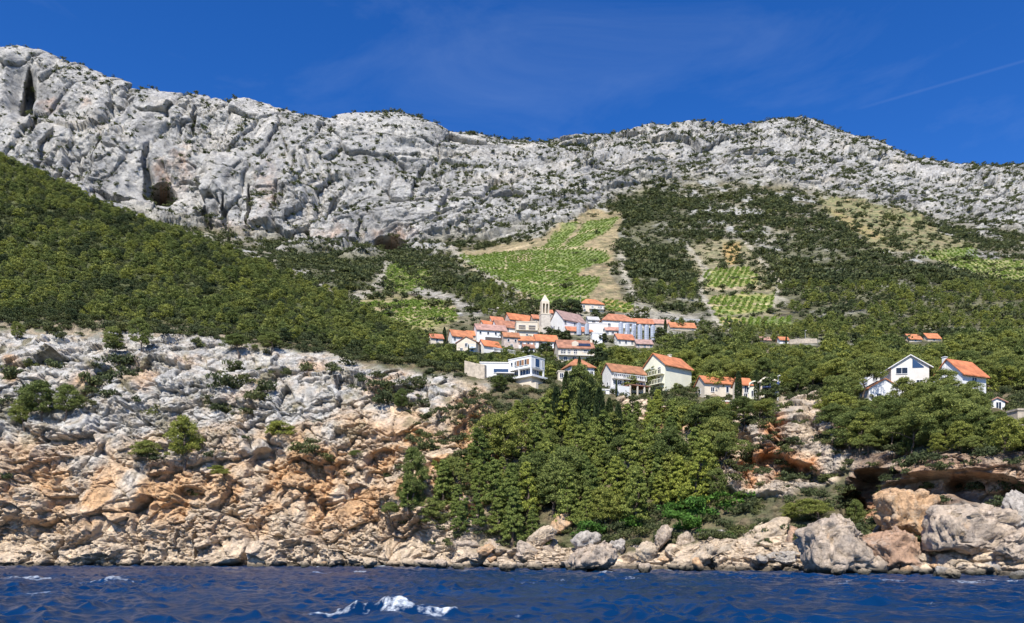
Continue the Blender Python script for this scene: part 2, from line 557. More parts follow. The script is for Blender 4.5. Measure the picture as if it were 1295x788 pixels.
# hollows, overhangs and bosses of the coast (px, py, rx, ry, rot, metres in(+) or out(-))
push = np.zeros_like(px)
for (ax, ay, rx, ry, ro, dep) in [
        (25, 680, 55, 24, -8, 5), (95, 672, 42, 20, -20, -3), (60, 600, 40, 14, -20, 3.5), (170, 640, 22, 10, 0, 3), (245, 625, 18, 10, 10, 4),
        (255, 690, 10, 26, 5, 4), (290, 670, 14, 30, 15, 4), (330, 665, 8, 34, -5, 3), (205, 650, 24, 7, -35, 3), (230, 690, 10, 22, 10, 3), (120, 700, 40, 10, -5, -2.5), (340, 590, 30, 22, 0, 5),
        (385, 700, 26, 16, 10, 3.5), (440, 600, 22, 14, -5, 4.5), (455, 625, 15, 15, 0, 4), (490, 580, 30, 12, -5, 5.5), (415, 640, 10, 12, 0, 3.5),
        (475, 605, 14, 14, 0, 4), (395, 635, 9, 16, 0, 3.5), (365, 630, 9, 14, 0, 3), (488, 477, 22, 9, -20, 4.5), (552, 471, 18, 7, 0, 5), (455, 556, 16, 10, 0, 4),
        (515, 552, 22, 8, -5, 4), (590, 540, 18, 10, -30, 5), (585, 575, 26, 9, 5, 4), (60, 455, 20, 8, 0, 3), (165, 470, 16, 10, 0, 3), (30, 545, 22, 14, 0, 3),
        (75, 555, 16, 12, 0, 5), (10, 470, 8, 10, 0, 3), (525, 690, 36, 40, -35, 6.0), (455, 668, 26, 8, -18, 4.0), (560, 560, 14, 6, 0, 3),
        (985, 590, 32, 14, 10, 5), (940, 575, 18, 30, 0, 5), (1020, 600, 26, 12, 20, 4), (1035, 545, 18, 8, 30, 3), (990, 560, 20, 6, 10, 3), (1000, 525, 26, 14, -30, -2), (915, 560, 14, 30, 0, 3.5),
        (1092, 642, 26, 48, 8, 11), (1075, 640, 16, 30, 0, 8), (1165, 618, 75, 16, -3, 5), (1250, 622, 52, 20, 4, 6), (1110, 600, 30, 7, 0, 4), (1180, 590, 120, 12, 0, -2.0), (1130, 690, 20, 30, 0, 3),
        (670, 540, 16, 12, 0, 3), (700, 560, 14, 8, 0, 3), (850, 535, 24, 10, 30, 4)]:
    push += dep * ell(px + 0.35 * (pxw - px), py + 0.35 * (pyw - py), ax, ay, rx, ry, ro, 0.28)
ray = P - np.array((0, 0, CAMZ), np.float32)
ray /= np.linalg.norm(ray, axis=-1, keepdims=True)
ray[..., 2] *= 0.2
P = P + ray * (push * np.interp(px, [600, 700], [0.5, 0.9]))[..., None]
P[..., 2] = np.where(tt[:, None] < 0.9, np.minimum(P[..., 2], -0.6), P[..., 2])
COAST = P

# colours of the coast (albedo)
GREY, CREAM, ORANGE, RUST, TAN = (0.50, 0.48, 0.445), (0.64, 0.53, 0.40), (0.60, 0.355, 0.175), (0.40, 0.17, 0.075), (0.42, 0.36, 0.25)
low = np.interp(px[0], [-330, 0, 150, 300, 420, 520, 600, 680, 1640], [560, 555, 570, 550, 525, 505, 490, 470, 470])[None, :]
c1 = fbm(Q * S / 7, 4, 71); c2 = fbm(Q * S / 3, 4, 72); c3 = fbm(P / 16, 3, 73)
warm = np.clip((pyw - low) / 45 + 1.5 * c1 + 0.35, 0, 1)
alb = np.zeros(P.shape, np.float32) + np.array(GREY, np.float32)
alb = mixc(alb, (0.50, 0.41, 0.31), np.clip(0.2 + 1.2 * c2, 0, 1) * 0.8)
alb = mixc(alb, (0.33, 0.32, 0.305), np.clip(1.6 * c1 - 0.1, 0, 1) * 0.8)
alb = mixc(alb, (0.60, 0.475, 0.345), warm)
org = np.clip((pyw - low + 10) / 60, 0, 1) * np.clip((690 - pyw) / 45, 0, 1) * np.clip(0.5 + 2.0 * c1 + 0.8 * c3, 0, 1)
for (ax, ay, rx, ry, ro, s) in [(8, 470, 14, 22, 0, .9), (110, 485, 26, 14, 0, .8), (175, 480, 20, 16, 0, .7), (310, 500, 30, 14, -20, .5), (480, 490, 30, 18, -20, .8), (400, 465, 24, 10, -20, .6),
                                (510, 475, 30, 12, -20, .5), (590, 530, 40, 18, -25, .9), (395, 600, 70, 32, -10, .9), (60, 590, 60, 20, -25, .7), (150, 650, 60, 25, -10, .7), (260, 620, 40, 30, 0, .7),
                                (540, 560, 50, 25, -10, .7), (490, 540, 60, 15, -5, .6), (60, 660, 60, 12, 0, .6), (300, 590, 30, 20, 0, .6), (240, 460, 20, 10, 0, .5)]:
    org = np.maximum(org, s * ell(pxw, pyw, ax, ay, rx, ry, ro, 0.8))
org *= (px < 640)
alb = mixc(alb, ORANGE, np.clip(org, 0, 1) * 0.85)
rust = np.zeros_like(px)
for (ax, ay, rx, ry, ro, s) in [(985, 585, 50, 28, 8, 1), (945, 600, 16, 26, 0, 1), (985, 540, 20, 18, 0, .9), (1060, 530, 16, 26, 0, .8), (1055, 555, 24, 10, 0, 1), (1020, 590, 30, 12, 10, 1),
                                (1092, 640, 34, 60, 0, .9), (1180, 618, 110, 20, 0, 1), (1180, 592, 110, 16, 0, .6), (1260, 605, 60, 30, 0, .7), (845, 540, 40, 16, 20, .9), (1145, 600, 70, 20, 0, .35), (920, 560, 26, 40, 0, .35)]:
    rust = np.maximum(rust, s * ell(pxw, pyw, ax, ay, rx, ry, ro, 0.7))
rust *= np.clip(0.9 + 1.3 * c2, 0.2, 1)
alb = mixc(alb, (0.33, 0.295, 0.255), np.clip((px - 880) / 60, 0, 1) * np.clip((690 - py) / 20, 0, 1) * np.clip(0.5 + 1.5 * c1, 0, 1) * 0.9)
alb = mixc(alb, (0.52, 0.235, 0.095), np.clip(rust, 0, 1))
band = in_poly(pxw, pyw, [(1070, 572), (1180, 574), (1310, 574), (1640, 570), (1640, 640), (1280, 640), (1070, 650)])
alb = mixc(alb, (0.235, 0.165, 0.12), band * np.clip(0.75 + 1.2 * c2, 0.2, 1) * (1 - 0.6 * rust))
# bare reddish soil under the trees, dry grass in rock pockets
soil = np.clip(0.5 + c2, 0, 1)[..., None] * np.array((0.17, 0.135, 0.08)) + np.clip(0.5 - c2, 0, 1)[..., None] * np.array((0.11, 0.115, 0.055))
hill = np.clip((topline - 8 - py) / 10, 0, 1) * (px < 660)
soil = soil * (1 - hill[..., None]) + hill[..., None] * np.array((0.095, 0.105, 0.042))
alb = soil * (1 - rocky[..., None]) + alb * rocky[..., None]
pocket = np.clip(2.4 * fbm(P / 5, 3, 77) - 0.35, 0, 1) * rocky_left * np.clip((600 - py) / 80, 0, 1)
alb = mixc(alb, (0.20, 0.17, 0.09), pocket * 0.8)
grass = in_poly(pxw, pyw, [(-330, 395), (0, 405), (60, 402), (150, 405), (260, 412), (330, 425), (330, 440), (150, 425), (0, 420), (-330, 418)]) * np.clip(0.5 + 2 * c2, 0, 1)
alb = mixc(alb, (0.33, 0.27, 0.19), grass)
wetband = np.clip((1.0 - P[..., 2]) / 0.5, 0, 1)                 # the tide line: dark algae at the foot of the rocks
alb = mixc(alb, (0.07, 0.06, 0.045), wetband * 0.9)
sea_floor = np.clip(-P[..., 2], 0, 1)
alb = mixc(alb, (0.03, 0.05, 0.06), sea_floor)
M_COAST = rock_material('coast_rock', 1.6, 0.10, 0.6, (2.2, 0.8))
coast = grid_mesh('cliff', COAST, M_COAST, np.clip(alb, 0, 0.85))
tag(coast, 'grey and orange limestone sea cliff with the wooded slope above it', 'cliff', kind='structure')
COAST_PY = HY - (COAST[..., 2] - CAMZ) / COAST[..., 1] * F
COAST_PX = CX + COAST[..., 0] / COAST[..., 1] * F
COAST_PYb, COAST_ROCKY = py.copy(), rocky

# ---- mountain sheet ------------------------------------------------------------
xm = [-330, 0, 150, 300, 420, 480, 540, 600, 690, 780, 880, 1000, 1100, 1200, 1300, 1460, 1640]
o = 17
rx_ = [-330, -150, 0, 50, 100, 150, 190, 240, 290, 340, 372, 400, 450, 500, 540, 560, 600, 640, 700, 720, 740, 800, 850, 900, 950, 985, 1000, 1030, 1060, 1100, 1150, 1180, 1220, 1260, 1295, 1450, 1640]
ry_ = [10, 40, 64, 73, 86, 107, 122, 123, 129, 141, 151, 157, 152, 152, 161, 171, 172, 180, 186, 183, 180, 168, 160, 160, 162, 153, 151, 158, 172, 186, 206, 218, 226, 219, 214, 215, 225]
mrows = [
    ([535] * o, [235] * o),
    ([458] * o, [268] * o),
    ([404, 404, 404, 404, 404, 404, 404, 403, 402, 404, 412, 415, 418, 420, 424, 424, 424], [325, 325, 325, 325, 325, 325, 325, 322, 322, 325, 330, 330, 330, 325, 320, 320, 320]),
    ([380, 380, 380, 380, 382, 384, 384, 382, 380, 380, 380, 380, 380, 388, 395, 395, 395], [400, 400, 400, 400, 390, 385, 380, 372, 370, 372, 385, 390, 385, 370, 360, 360, 360]),
    ([330, 330, 330, 335, 345, 350, 350, 345, 332, 328, 330, 325, 325, 345, 362, 362, 362], [540, 540, 530, 520, 500, 490, 485, 480, 490, 495, 510, 520, 500, 450, 420, 420, 420]),
    ([230, 240, 262, 303, 322, 320, 316, 310, 288, 262, 245, 238, 258, 285, 305, 310, 315], [755, 755, 745, 730, 712, 700, 690, 685, 685, 700, 720, 740, 720, 690, 650, 640, 640]),
    ([120, 150, 190, 215, 235, 232, 240, 240, 232, 212, 200, 192, 215, 245, 252, 255, 260], [795, 795, 788, 782, 775, 772, 775, 785, 805, 830, 860, 880, 870, 840, 820, 810, 800]),
]
D0, Z0 = sheet(xm, mrows + [([150] * o, [900] * o)], cx_, [30, 70, 50, 80, 90, 140, 10], 24, 5)
# ridge rows come from their own fine outline
k6 = sum([30, 70, 50, 80, 90, 140])
D0, Z0 = D0[:k6 + 1], Z0[:k6 + 1]
rD = smooth1(np.interp(cx_, xm, [850, 850, 845, 850, 850, 860, 875, 895, 930, 950, 975, 1000, 1000, 990, 980, 980, 980]), 24)
rY = smooth1(np.interp(cx_, rx_, ry_), 3)
rZ = CAMZ + (HY - rY) / F * rD
tU = np.linspace(0, 1, 101)[1:, None]
ease = tU ** 0.85
Dk = D0[-1] + (rD - D0[-1]) * tU
Zk = Z0[-1] + (rZ - Z0[-1]) * ease
tB = np.linspace(0, 1, 24)[1:, None]
Db = rD + 420 * tB ** 1.5
Zb = rZ - 15 * tB - 330 * tB ** 2
D0 = np.concatenate([D0, Dk, Db]); Z0 = np.concatenate([Z0, Zk, Zb])
D0 = smooth1(D0, 3); Z0 = smooth1(Z0, 3)
MR = D0.shape[0]
P = np.stack([(cx_[None, :] - CX) / F * D0, D0, Z0], -1).astype(np.float32)
px = np.broadcast_to(cx_[None, :], (MR, NC)).copy()
py = HY - (P[..., 2] - CAMZ) / P[..., 1] * F
crest = np.interp(np.arange(MR), [0, k6, k6 + 70, k6 + 100, MR], [0, 0, 0.3, 1, 1])[:, None]
beyond = (np.arange(MR) > k6 + 100)[:, None]
base_line = smooth1(np.interp(cx_, [-330, 0, 100, 200, 300, 400, 450, 520, 560, 600, 640, 700, 760, 800, 850, 950, 1000, 1100, 1200, 1295, 1640],
                              [300, 290, 275, 280, 303, 318, 324, 318, 316, 300, 300, 292, 262, 240, 232, 232, 236, 262, 285, 300, 310]), 8)[None, :]
wob = fbm(P / 40.0, 4, 105); wob2 = fbm(P / 40.0, 4, 108)
pxw, pyw = px + 16 * wob, py + 14 * wob2
rock = np.clip((base_line - pyw) / 16 + 0.5, 0, 1)
n = normals(P)
n[n[..., 1] > 0] *= -1
W = np.stack([fbm(P / 30, 3, 121), fbm(P / 30, 3, 122), fbm(P / 30, 3, 123)], -1)
Q = P + 5 * W
# fissures run steeply; on the right flank they lean with the slope
lean = np.interp(cx_, [-330, 0, 450, 700, 1000, 1640], [0.05, 0.05, 0.1, 0.45, 0.6, 0.6])[None, :]
Qs = Q.copy(); Qs[..., 0] = Q[..., 0] - lean * Q[..., 2]
V = np.array([1.0, 1.0, 0.36], np.float32)
VL = np.array([1.0, 1.0, 0.17], np.float32)
V = np.array([1.0, 1.0, 0.24], np.float32)
slab = np.clip(np.interp(px, [400, 700], [0.2, 0.5]) + 1.9 * fbm(Qs * V / 55, 3, 151), 0.0, 1)       # 0: clean wall, 1: broken karst
slab = np.maximum(slab, np.interp(px, [560, 760], [0, 0.55]))
big = ridged(Qs * VL / 95.0, 3, 131, gain=0.5)
d = np.interp(px, [400, 700], [26.0, 20.0]) * big + 7.0 * facets(Qs * VL / 36.0, 111, 1.2, 0.8, 0.045, 0.6)
d += (0.35 + 0.8 * slab) * 3.0 * facets(Qs * V / 17.0, 112, 1.4, 1.1, 0.06, 0.6)
d += (0.25 + 0.9 * slab) * (1.7 * facets(Qs * np.array([1, 1, .26]) / 8.0, 113, 1.5, 1.2, 0.09, 0.7) + 0.85 * facets(Q * np.array([1, 1, .36]) / 4.0, 114, 1.5, 1.0, 0.13, 0.7))
d += 3.6 * ridged(Qs * VL / 15.0, 3, 135) + 0.4 * fbm(P / 2.2, 2, 141)
b1 = (Q[..., 2] + 0.3 * Q[..., 0]) / 17.0 + 1.2 * fbm(P / 38, 3, 145)
d += np.interp(px, [480, 720], [0.3, 5.0]) * (1 - b1 % 1.0) ** 1.6 * np.clip(-0.05 + 2.0 * fbm(P / 45, 2, 146), 0, 1)
relief = np.interp(cx_, [-330, 0, 560, 700, 1000, 1640], [1.0, 1.0, 0.95, 0.75, 0.62, 0.6])[None, :]
amp = (0.10 + 0.90 * rock) * relief * (1 - 0.62 * crest)
for cxv, cyv, rxv, ryv in ((208, 247, 40, 30), (494, 310, 40, 20), (37, 125, 20, 50)):
    amp = amp * (1 - 0.85 * ell(px, py, cxv, cyv, rxv, ryv, 0, 0.5))
flat = np.interp(np.arange(MR), [0, 100, 150, 230, 320, MR], [0.05, 0.12, 0.25, 0.35, 1, 1])[:, None]
nh = n * np.array([1.0, 1.0, 0.25]); nh /= np.linalg.norm(nh, axis=-1, keepdims=True)
P = P + nh * (d * amp * flat)[..., None]
MBIG = big
push = np.zeros_like(px)
CAVES = [(208, 247, 17, 13, 0, 95), (494, 310, 21, 9, 0, 75), (37, 125, 8, 36, 8, 27), (47, 150, 6, 30, -8, 12), (292, 285, 4, 26, 4, 12), (322, 275, 3.5, 30, 0, 14), (193, 225, 6, 34, 6, 12), (355, 262, 4, 22, 8, 10), (130, 200, 4, 20, 10, 8),
         (68, 195, 8, 22, 20, 10), (268, 285, 6, 14, 0, 10), (250, 160, 3, 20, 0, 8), (420, 270, 5, 20, 10, 10), (565, 260, 6, 26, 25, 9), (620, 250, 6, 26, 25, 9), (530, 235, 5, 26, 20, 9), (462, 300, 5, 20, 0, 9)]
for (ax, ay, rx, ry, ro, dep) in CAVES:
    push += dep * ell(px + 0.3 * (pxw - px), py + 0.3 * (pyw - py), ax, ay, rx, ry, ro, 0.13 if dep > 28 else 0.3)
P[..., 1] += push
P[..., 0] += push * (px - CX) / F
MOUNT = P

GREY2 = (0.425, 0.412, 0.388)
c1 = fbm(Qs * V / 30, 4, 171); c2 = fbm(P / 9, 4, 172); c3 = fbm(P / 70, 3, 173)
alb = np.zeros(P.shape, np.float32) + np.array(GREY2, np.float32)
alb = mixc(alb, (0.28, 0.272, 0.26), np.clip(1.7 * c1, 0, 1))
alb = mixc(alb, (0.46, 0.42, 0.365), np.clip(-1.8 * c1 - 0.15, 0, 1) * 0.7)
for (ax, ay, rx, ry, s) in [(215, 235, 16, 20, .9), (300, 300, 60, 14, .35), (345, 250, 20, 45, .35), (500, 302, 40, 14, .7), (240, 220, 14, 30, .5), (430, 300, 40, 14, .45), (80, 150, 16, 12, .4), (115, 150, 12, 10, .4)]:
    alb = mixc(alb, (0.50, 0.30, 0.19), s * ell(pxw, pyw, ax, ay, rx, ry, 0, 0.8) * np.clip(0.6 + 1.5 * c2, 0, 1))
cave_shade = np.maximum(ell(px, py, 208, 249, 15, 11), ell(px, py, 494, 311, 19, 8))
alb = mixc(alb, (0.16, 0.10, 0.075), cave_shade)            # shade of the caves painted into the rock colour as dark brown
scree = np.array((0.21, 0.19, 0.125)) + 0.16 * c2[..., None] * np.array((1, 0.95, 0.8)) + 0.10 * np.clip(c3, -1, 1)[..., None]
alb = np.clip(scree, 0.05, 0.5) * (1 - rock[..., None]) + alb * rock[..., None]
woodland = np.zeros_like(px)
for poly in ([(980, 300), (1060, 300), (1110, 322), (1150, 338), (1240, 355), (1300, 370), (1640, 380), (1640, 480), (985, 480), (990, 420), (1005, 405), (985, 350)], [(770, 262), (840, 235), (900, 300), (868, 310), (885, 345), (897, 392), (860, 405), (805, 388), (785, 340)], [(530, 412), (1000, 420), (1000, 490), (530, 490)], [(350, 320), (440, 305), (560, 322), (650, 367), (680, 395), (600, 400), (540, 370), (480, 345), (440, 378)]):
    woodland = np.maximum(woodland, in_poly(pxw, pyw, poly))
alb = mixc(alb, (0.125, 0.125, 0.065), woodland * (1 - rock) * 0.75)
# bare pale stone breaking through the scrub
stone = (1 - rock) * (1 - 0.6 * woodland) * np.clip(2.6 * fbm(P / 22, 4, 181) - 0.35 + 0.9 * np.clip((230 + 90 - py) / 90, -0.3, 0.5), 0, 1)
alb = mixc(alb, (0.43, 0.42, 0.39), stone)
lo = fbm(P / 6, 3, 191); sp = fbm(P / 3.0, 2, 193)
FIELDS = []


def field(poly, col, col2, amt=1.0, sc=1.0):
    """plot of worked land: ground colour and a second colour in patches"""
    global alb
    m = in_poly(px + 3.0 * wob + 2.2 * lo, py + 2.5 * wob2 + 1.6 * lo, poly).astype(np.float32)
    m = smooth1(smooth1(m, 1.2, 0), 1.2, 1) * amt
    t = np.clip(0.5 + sc * (1.2 * lo + 0.9 * sp), 0, 1)
    cc = np.array(col) * (1 - t[..., None]) + np.array(col2) * t[..., None]
    alb = alb * (1 - m[..., None]) + cc * m[..., None]
    return m


SAND, DRY, GRASSY, LEAFY, PALE = (0.55, 0.44, 0.27), (0.40, 0.31, 0.18), (0.25, 0.27, 0.10), (0.20, 0.27, 0.07), (0.42, 0.385, 0.31)
farm = field([(575, 320), (600, 318), (650, 308), (690, 302), (720, 285), (750, 268), (788, 268), (785, 290), (775, 320), (770, 345), (795, 385), (790, 398), (745, 392), (690, 392), (655, 372), (620, 352), (590, 340)], DRY, (0.24, 0.21, 0.11))
main_vine = field([(580, 322), (602, 324), (650, 319), (700, 312), (765, 318), (768, 330), (740, 338), (722, 350), (760, 352), (745, 372), (742, 388), (690, 388), (655, 368), (622, 350), (592, 336)], LEAFY, GRASSY)
main_vine = np.maximum(main_vine, field([(686, 315), (700, 300), (722, 287), (735, 283), (705, 316)], LEAFY, GRASSY))
main_vine = np.maximum(main_vine, field([(712, 316), (745, 280), (782, 276), (770, 292), (735, 312)], LEAFY, GRASSY))
field([(645, 322), (675, 320), (672, 330), (650, 333)], DRY, SAND)
left_terr = field([(492, 335), (528, 338), (548, 345), (548, 365), (505, 372), (486, 366)], (0.21, 0.24, 0.08), (0.27, 0.26, 0.10))
field([(450, 378), (500, 374), (570, 380), (580, 402), (560, 420), (500, 418), (465, 405)], (0.36, 0.30, 0.17), (0.24, 0.23, 0.09))
low_vine = field([(455, 384), (520, 380), (565, 382), (568, 387), (455, 391)], GRASSY, (0.28, 0.30, 0.10))
low_vine = np.maximum(low_vine, field([(475, 396), (530, 390), (572, 391), (578, 404), (540, 415), (490, 410)], GRASSY, (0.36, 0.32, 0.14)))
field([(870, 310), (912, 303), (942, 306), (965, 330), (985, 352), (982, 372), (985, 398), (1002, 415), (950, 416), (908, 410), (892, 382), (870, 346)], (0.33, 0.28, 0.17), (0.22, 0.21, 0.11))
field([(914, 310), (934, 306), (938, 332), (918, 336)], (0.50, 0.33, 0.14), (0.42, 0.30, 0.12))
right_vine = field([(894, 343), (945, 338), (960, 352), (955, 363), (893, 364)], LEAFY, (0.42, 0.36, 0.15))
right_vine = np.maximum(right_vine, field([(896, 375), (980, 371), (975, 394), (904, 400)], LEAFY, (0.45, 0.40, 0.15)))
right_vine = np.maximum(right_vine, field([(905, 400), (945, 404), (952, 413), (915, 412)], GRASSY, (0.45, 0.36, 0.15)))
upland = field([(1030, 245), (1085, 256), (1170, 282), (1195, 298), (1240, 312), (1190, 318), (1130, 320), (1108, 315), (1075, 288), (1045, 272)], (0.32, 0.26, 0.145), (0.20, 0.215, 0.095))
field([(1045, 262), (1075, 275), (1120, 300), (1105, 305), (1065, 285)], (0.32, 0.30, 0.11), (0.38, 0.28, 0.15))
far_vine = field([(1150, 321), (1225, 313), (1240, 328), (1295, 330), (1640, 340), (1640, 372), (1300, 360), (1240, 350), (1190, 332)], (0.21, 0.25, 0.08), (0.42, 0.38, 0.17))
field([(1195, 318), (1228, 313), (1238, 326), (1205, 328)], LEAFY, GRASSY)
back_vine = field([(763, 376), (800, 384), (800, 396), (765, 394)], (0.22, 0.25, 0.09), (0.50, 0.36, 0.14))
valley_vine = field([(945, 404), (1002, 404), (1004, 416), (955, 418)], GRASSY, LEAFY)
VINES = np.maximum.reduce([main_vine, low_vine, right_vine, far_vine * 0.8, back_vine * 0.7, valley_vine, left_terr * 0.5])
WORKED = np.maximum.reduce([farm, upland, VINES])
for pts, wd, col in [([(574, 318), (610, 345), (650, 366), (664, 376)], 4, PALE), ([(786, 322), (790, 350), (805, 385), (835, 398), (870, 403)], 4.5, PALE), ([(868, 312), (895, 345), (882, 360), (893, 382), (908, 408)], 3.5, PALE),
                     ([(893, 366), (960, 364)], 2, SAND), ([(942, 306), (985, 355), (978, 395)], 2.5, PALE), ([(490, 335), (480, 358), (462, 375), (450, 372)], 4.5, PALE), ([(530, 368), (575, 380), (600, 395), (625, 390), (640, 385)], 6, (0.42, 0.39, 0.34)),
                     ([(345, 318), (365, 335), (385, 345)], 5, (0.46, 0.44, 0.41)), ([(640, 318), (640, 345)], 1.3, SAND), ([(675, 316), (720, 314), (770, 318)], 1.2, SAND), ([(670, 310), (640, 318)], 1.5, SAND),
                     ([(1025, 238), (1045, 250)], 3, PALE), ([(592, 337), (650, 341), (722, 345)], 1.1, SAND), ([(625, 352), (680, 358), (742, 362)], 1.1, SAND), ([(655, 370), (700, 374), (744, 376)], 1.0, SAND), ([(690, 316), (690, 345), (700, 365)], 1.0, SAND), ([(894, 353), (955, 352)], 0.9, SAND), ([(898, 387), (976, 384)], 1.0, SAND), ([(452, 393), (575, 390)], 2.2, SAND), ([(480, 404), (575, 402)], 1.2, SAND), ([(720, 300), (775, 285)], 0.9, SAND), ([(1225, 320), (1260, 325)], 3.5, (0.30, 0.29, 0.28)), ([(800, 398), (850, 404), (880, 402)], 3, PALE), ([(430, 388), (460, 375)], 3, PALE), ([(655, 375), (690, 395)], 3.5, SAND), ([(1000, 430), (1035, 430)], 2.5, PALE)]:
    alb = mixc(alb, col, near_line(px + 1.5 * lo, py + 1.2 * lo, pts, wd) * np.clip(0.75 + 0.8 * sp, 0, 1))
M_MOUNT = rock_material('mountain_rock', 0.34, 0.5, 0.6, (9.0, 3.6))
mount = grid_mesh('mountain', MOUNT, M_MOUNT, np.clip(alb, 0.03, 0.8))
tag(mount, 'pale grey limestone mountain with caves above terraced fields', 'mountain', kind='structure')
MOUNT_PY = HY - (MOUNT[..., 2] - CAMZ) / MOUNT[..., 1] * F
MOUNT_PYb, MOUNT_ROCK = py.copy(), rock


def ground(x, y, which=None):
    """first visible ground point under photo pixel (x, y): (Vector, sheet name)"""
    j = int(round((x - XL) / (XR - XL) * (NC - 1)))
    j = min(max(j, 0), NC - 1)
    if which != 'mountain':
        ys = COAST_PY[14:, j]
        i = np.argmax(ys <= y)
        if ys[i] <= y and i < len(ys) - 26:
            q = COAST[14 + i, j]
            return Vector([float(t) for t in q]), 'cliff'
    ys = MOUNT_PY[:, j]
    lo_ = 30
    i = lo_ + np.argmax(ys[lo_:] <= y)
    q = MOUNT[i, j]
    return Vector([float(t) for t in q]), 'mountain'


def mount_z(x, d):
    """height of the mountain sheet at column px x, distance d"""
    j = min(max(int(round((x - XL) / (XR - XL) * (NC - 1))), 0), NC - 1)
    return float(np.interp(d, MOUNT[:, j, 1], MOUNT[:, j, 2]))
# ------------------------------------------------------------------ sea
def build_sea():
    rng = np.random.default_rng(3)
    ncol, nrow = 1250, 560
    ux = np.linspace(-1.05, 1.05, ncol)
    dd = np.concatenate([np.geomspace(4, 27, 60, endpoint=False), np.geomspace(27, 175, nrow - 120, endpoint=False), np.geomspace(175, 6000, 60)])
    X = ux[None, :] * dd[:, None]
    Y = np.broadcast_to(dd[:, None], X.shape)
    H = np.zeros_like(X); DX = np.zeros_like(X); DY = np.zeros_like(X)
    for i in range(150):
        L = 0.5 * (6.5 / 0.5) ** rng.random() if i > 8 else rng.uniform(6, 11)
        th = math.radians(rng.normal(200, 34))            # wind over the left shoulder, swell runs to the right and in
        k = 2 * math.pi / L
        A = 0.0085 * L ** 0.75 * rng.uniform(0.6, 1.4)
        A *= 0.3 if i <= 8 else float(np.interp(L, [0.5, 1.5, 3.0, 6.5], [0.55, 0.95, 0.9, 0.6]))
        ph = rng.uniform(0, 6.28)
        fade = np.clip((L / 0.5 - 0.02 * Y / 1.0 * 1.0 + 1.0), 0, 1) * np.clip(2.2 - Y / 200, 0.25, 1)
        arg = k * (X * math.cos(th) + Y * math.sin(th)) + ph
        H += A * np.cos(arg) * fade
        s = 0.6 * A * np.sin(arg) * fade
        DX -= s * math.cos(th); DY -= s * math.sin(th)
    # gusty patches
    g = fbm(np.stack([X / 14, Y / 20, 0 * X], -1), 3, 301)
    H *= (0.85 + 0.7 * g)
    P3 = np.stack([X, Y, 0 * X], -1)
    foam = np.zeros_like(H)
    # the breaking crest ahead of the boat, and small white horses: (px, py, half width m, height m, strength)
    crests = [
              (140, 736, 2.2, 0.2, 0.7), (45, 732, 3, 0.15, 0.7), (45, 753, 1.4, 0.15, 0.5), (1265, 736, 2.0, 0.15, 0.8), (1218, 737, 2, 0.15, 0.6), (1060, 737, 1.6, 0.1, 0.4), (1130, 735, 2, .1, .4), (705, 735, 1.5, 0.1, 0.4),
              (408, 725, 2.0, 0.1, 0.6), (455, 724, 1.6, 0.1, 0.6), (590, 723, 2.5, 0.1, 0.6), (765, 724, 2, 0.1, 0.6), (655, 782, .5, .1, .4), (800, 733, 1.5, .1, .4), (950, 760, .8, .1, .3), (1180, 765, 1, .1, .35), (320, 745, 1, .1, .35), (660, 738, 1, .1, .5)]
    for (cx, cy, hw, hh, st) in crests:
        d = CAMZ * F / (cy - HY) if cy - HY > 5 else 150
        x0 = (cx - CX) / F * d
        ly = hw * 0.85 if hh > 0.3 else hw * 1.2
        yy = (Y - d - 0.15 * (X - x0))
        e = np.exp(-((X - x0) / hw) ** 2 - (yy / (ly * 0.55)) ** 2)
        H += hh * e
        nz = fbm(P3 * np.array([1.7, 0.9, 1]), 5, 311)
        e = np.exp(-((X - x0) / hw) ** 2 - ((yy + 0.1 * ly) / (ly * 0.75)) ** 2)
        foam = np.maximum(foam, st * np.clip(1.25 * e - 0.32 + 1.3 * nz * np.clip(e * 6, 0, 1), 0, 1))
    # the one breaking crest: a long steep ridge of water, foam torn along its top and dragged down its face
    dm = CAMZ * F / (776 - HY); xm_ = (505 - CX) / F * dm
    yc = Y - dm + 0.10 * (X - xm_) + 0.25 * np.sin(1.3 * (X - xm_))
    along = np.exp(-((X - xm_) / 2.6) ** 2)
    ridge = np.where(yc < 0, np.exp(-(yc / 0.75) ** 2), np.exp(-(yc / 1.6) ** 2))
    H += 0.62 * along * ridge
    f1 = fbm(P3 * np.array([0.8, 0.5, 1]) + 3.1, 3, 341); f2 = fbm(P3 * np.array([3.2, 1.4, 1]), 4, 342)
    for (ox, oy, sx_, sy_, st) in [(0.1, 0.0, 1.25, 0.8, 1.15), (-0.5, -0.9, 1.1, 0.9, 0.75), (-3.6, -0.3, 1.5, 0.45, 0.8), (-2.4, 0.1, 1.0, 0.3, 0.6), (2.3, -0.1, 0.8, 0.5, 0.75), (1.6, -0.7, 0.7, 0.35, 0.6)]:
        e = np.exp(-((X - xm_ - ox) / sx_) ** 2 - ((yc - oy) / sy_) ** 2)
        foam = np.maximum(foam, np.clip(st * 1.3 * e - 0.30 + 0.55 * f1 * (e > 0.02) + 0.75 * f2 * (e > 0.02), 0, 1))
    H += 0.07 * foam * (0.5 + f2)
    # wash along the rocks
    shore_d = np.interp(CX + ux * F, xk, cl['water'][1])[None, :]
    near = np.clip(1 - np.abs(Y - shore_d + 1.0) / 3.2, 0, 1)
    foam = np.maximum(foam, near * np.clip(3.2 * fbm(P3 / 6.0, 3, 321) - 0.05 + 0.5 * fbm(P3 / 1.2, 2, 322), 0, 1))
    # spray on the steepest small crests
    gy = np.gradient(H, axis=0) / np.gradient(Y, axis=0)
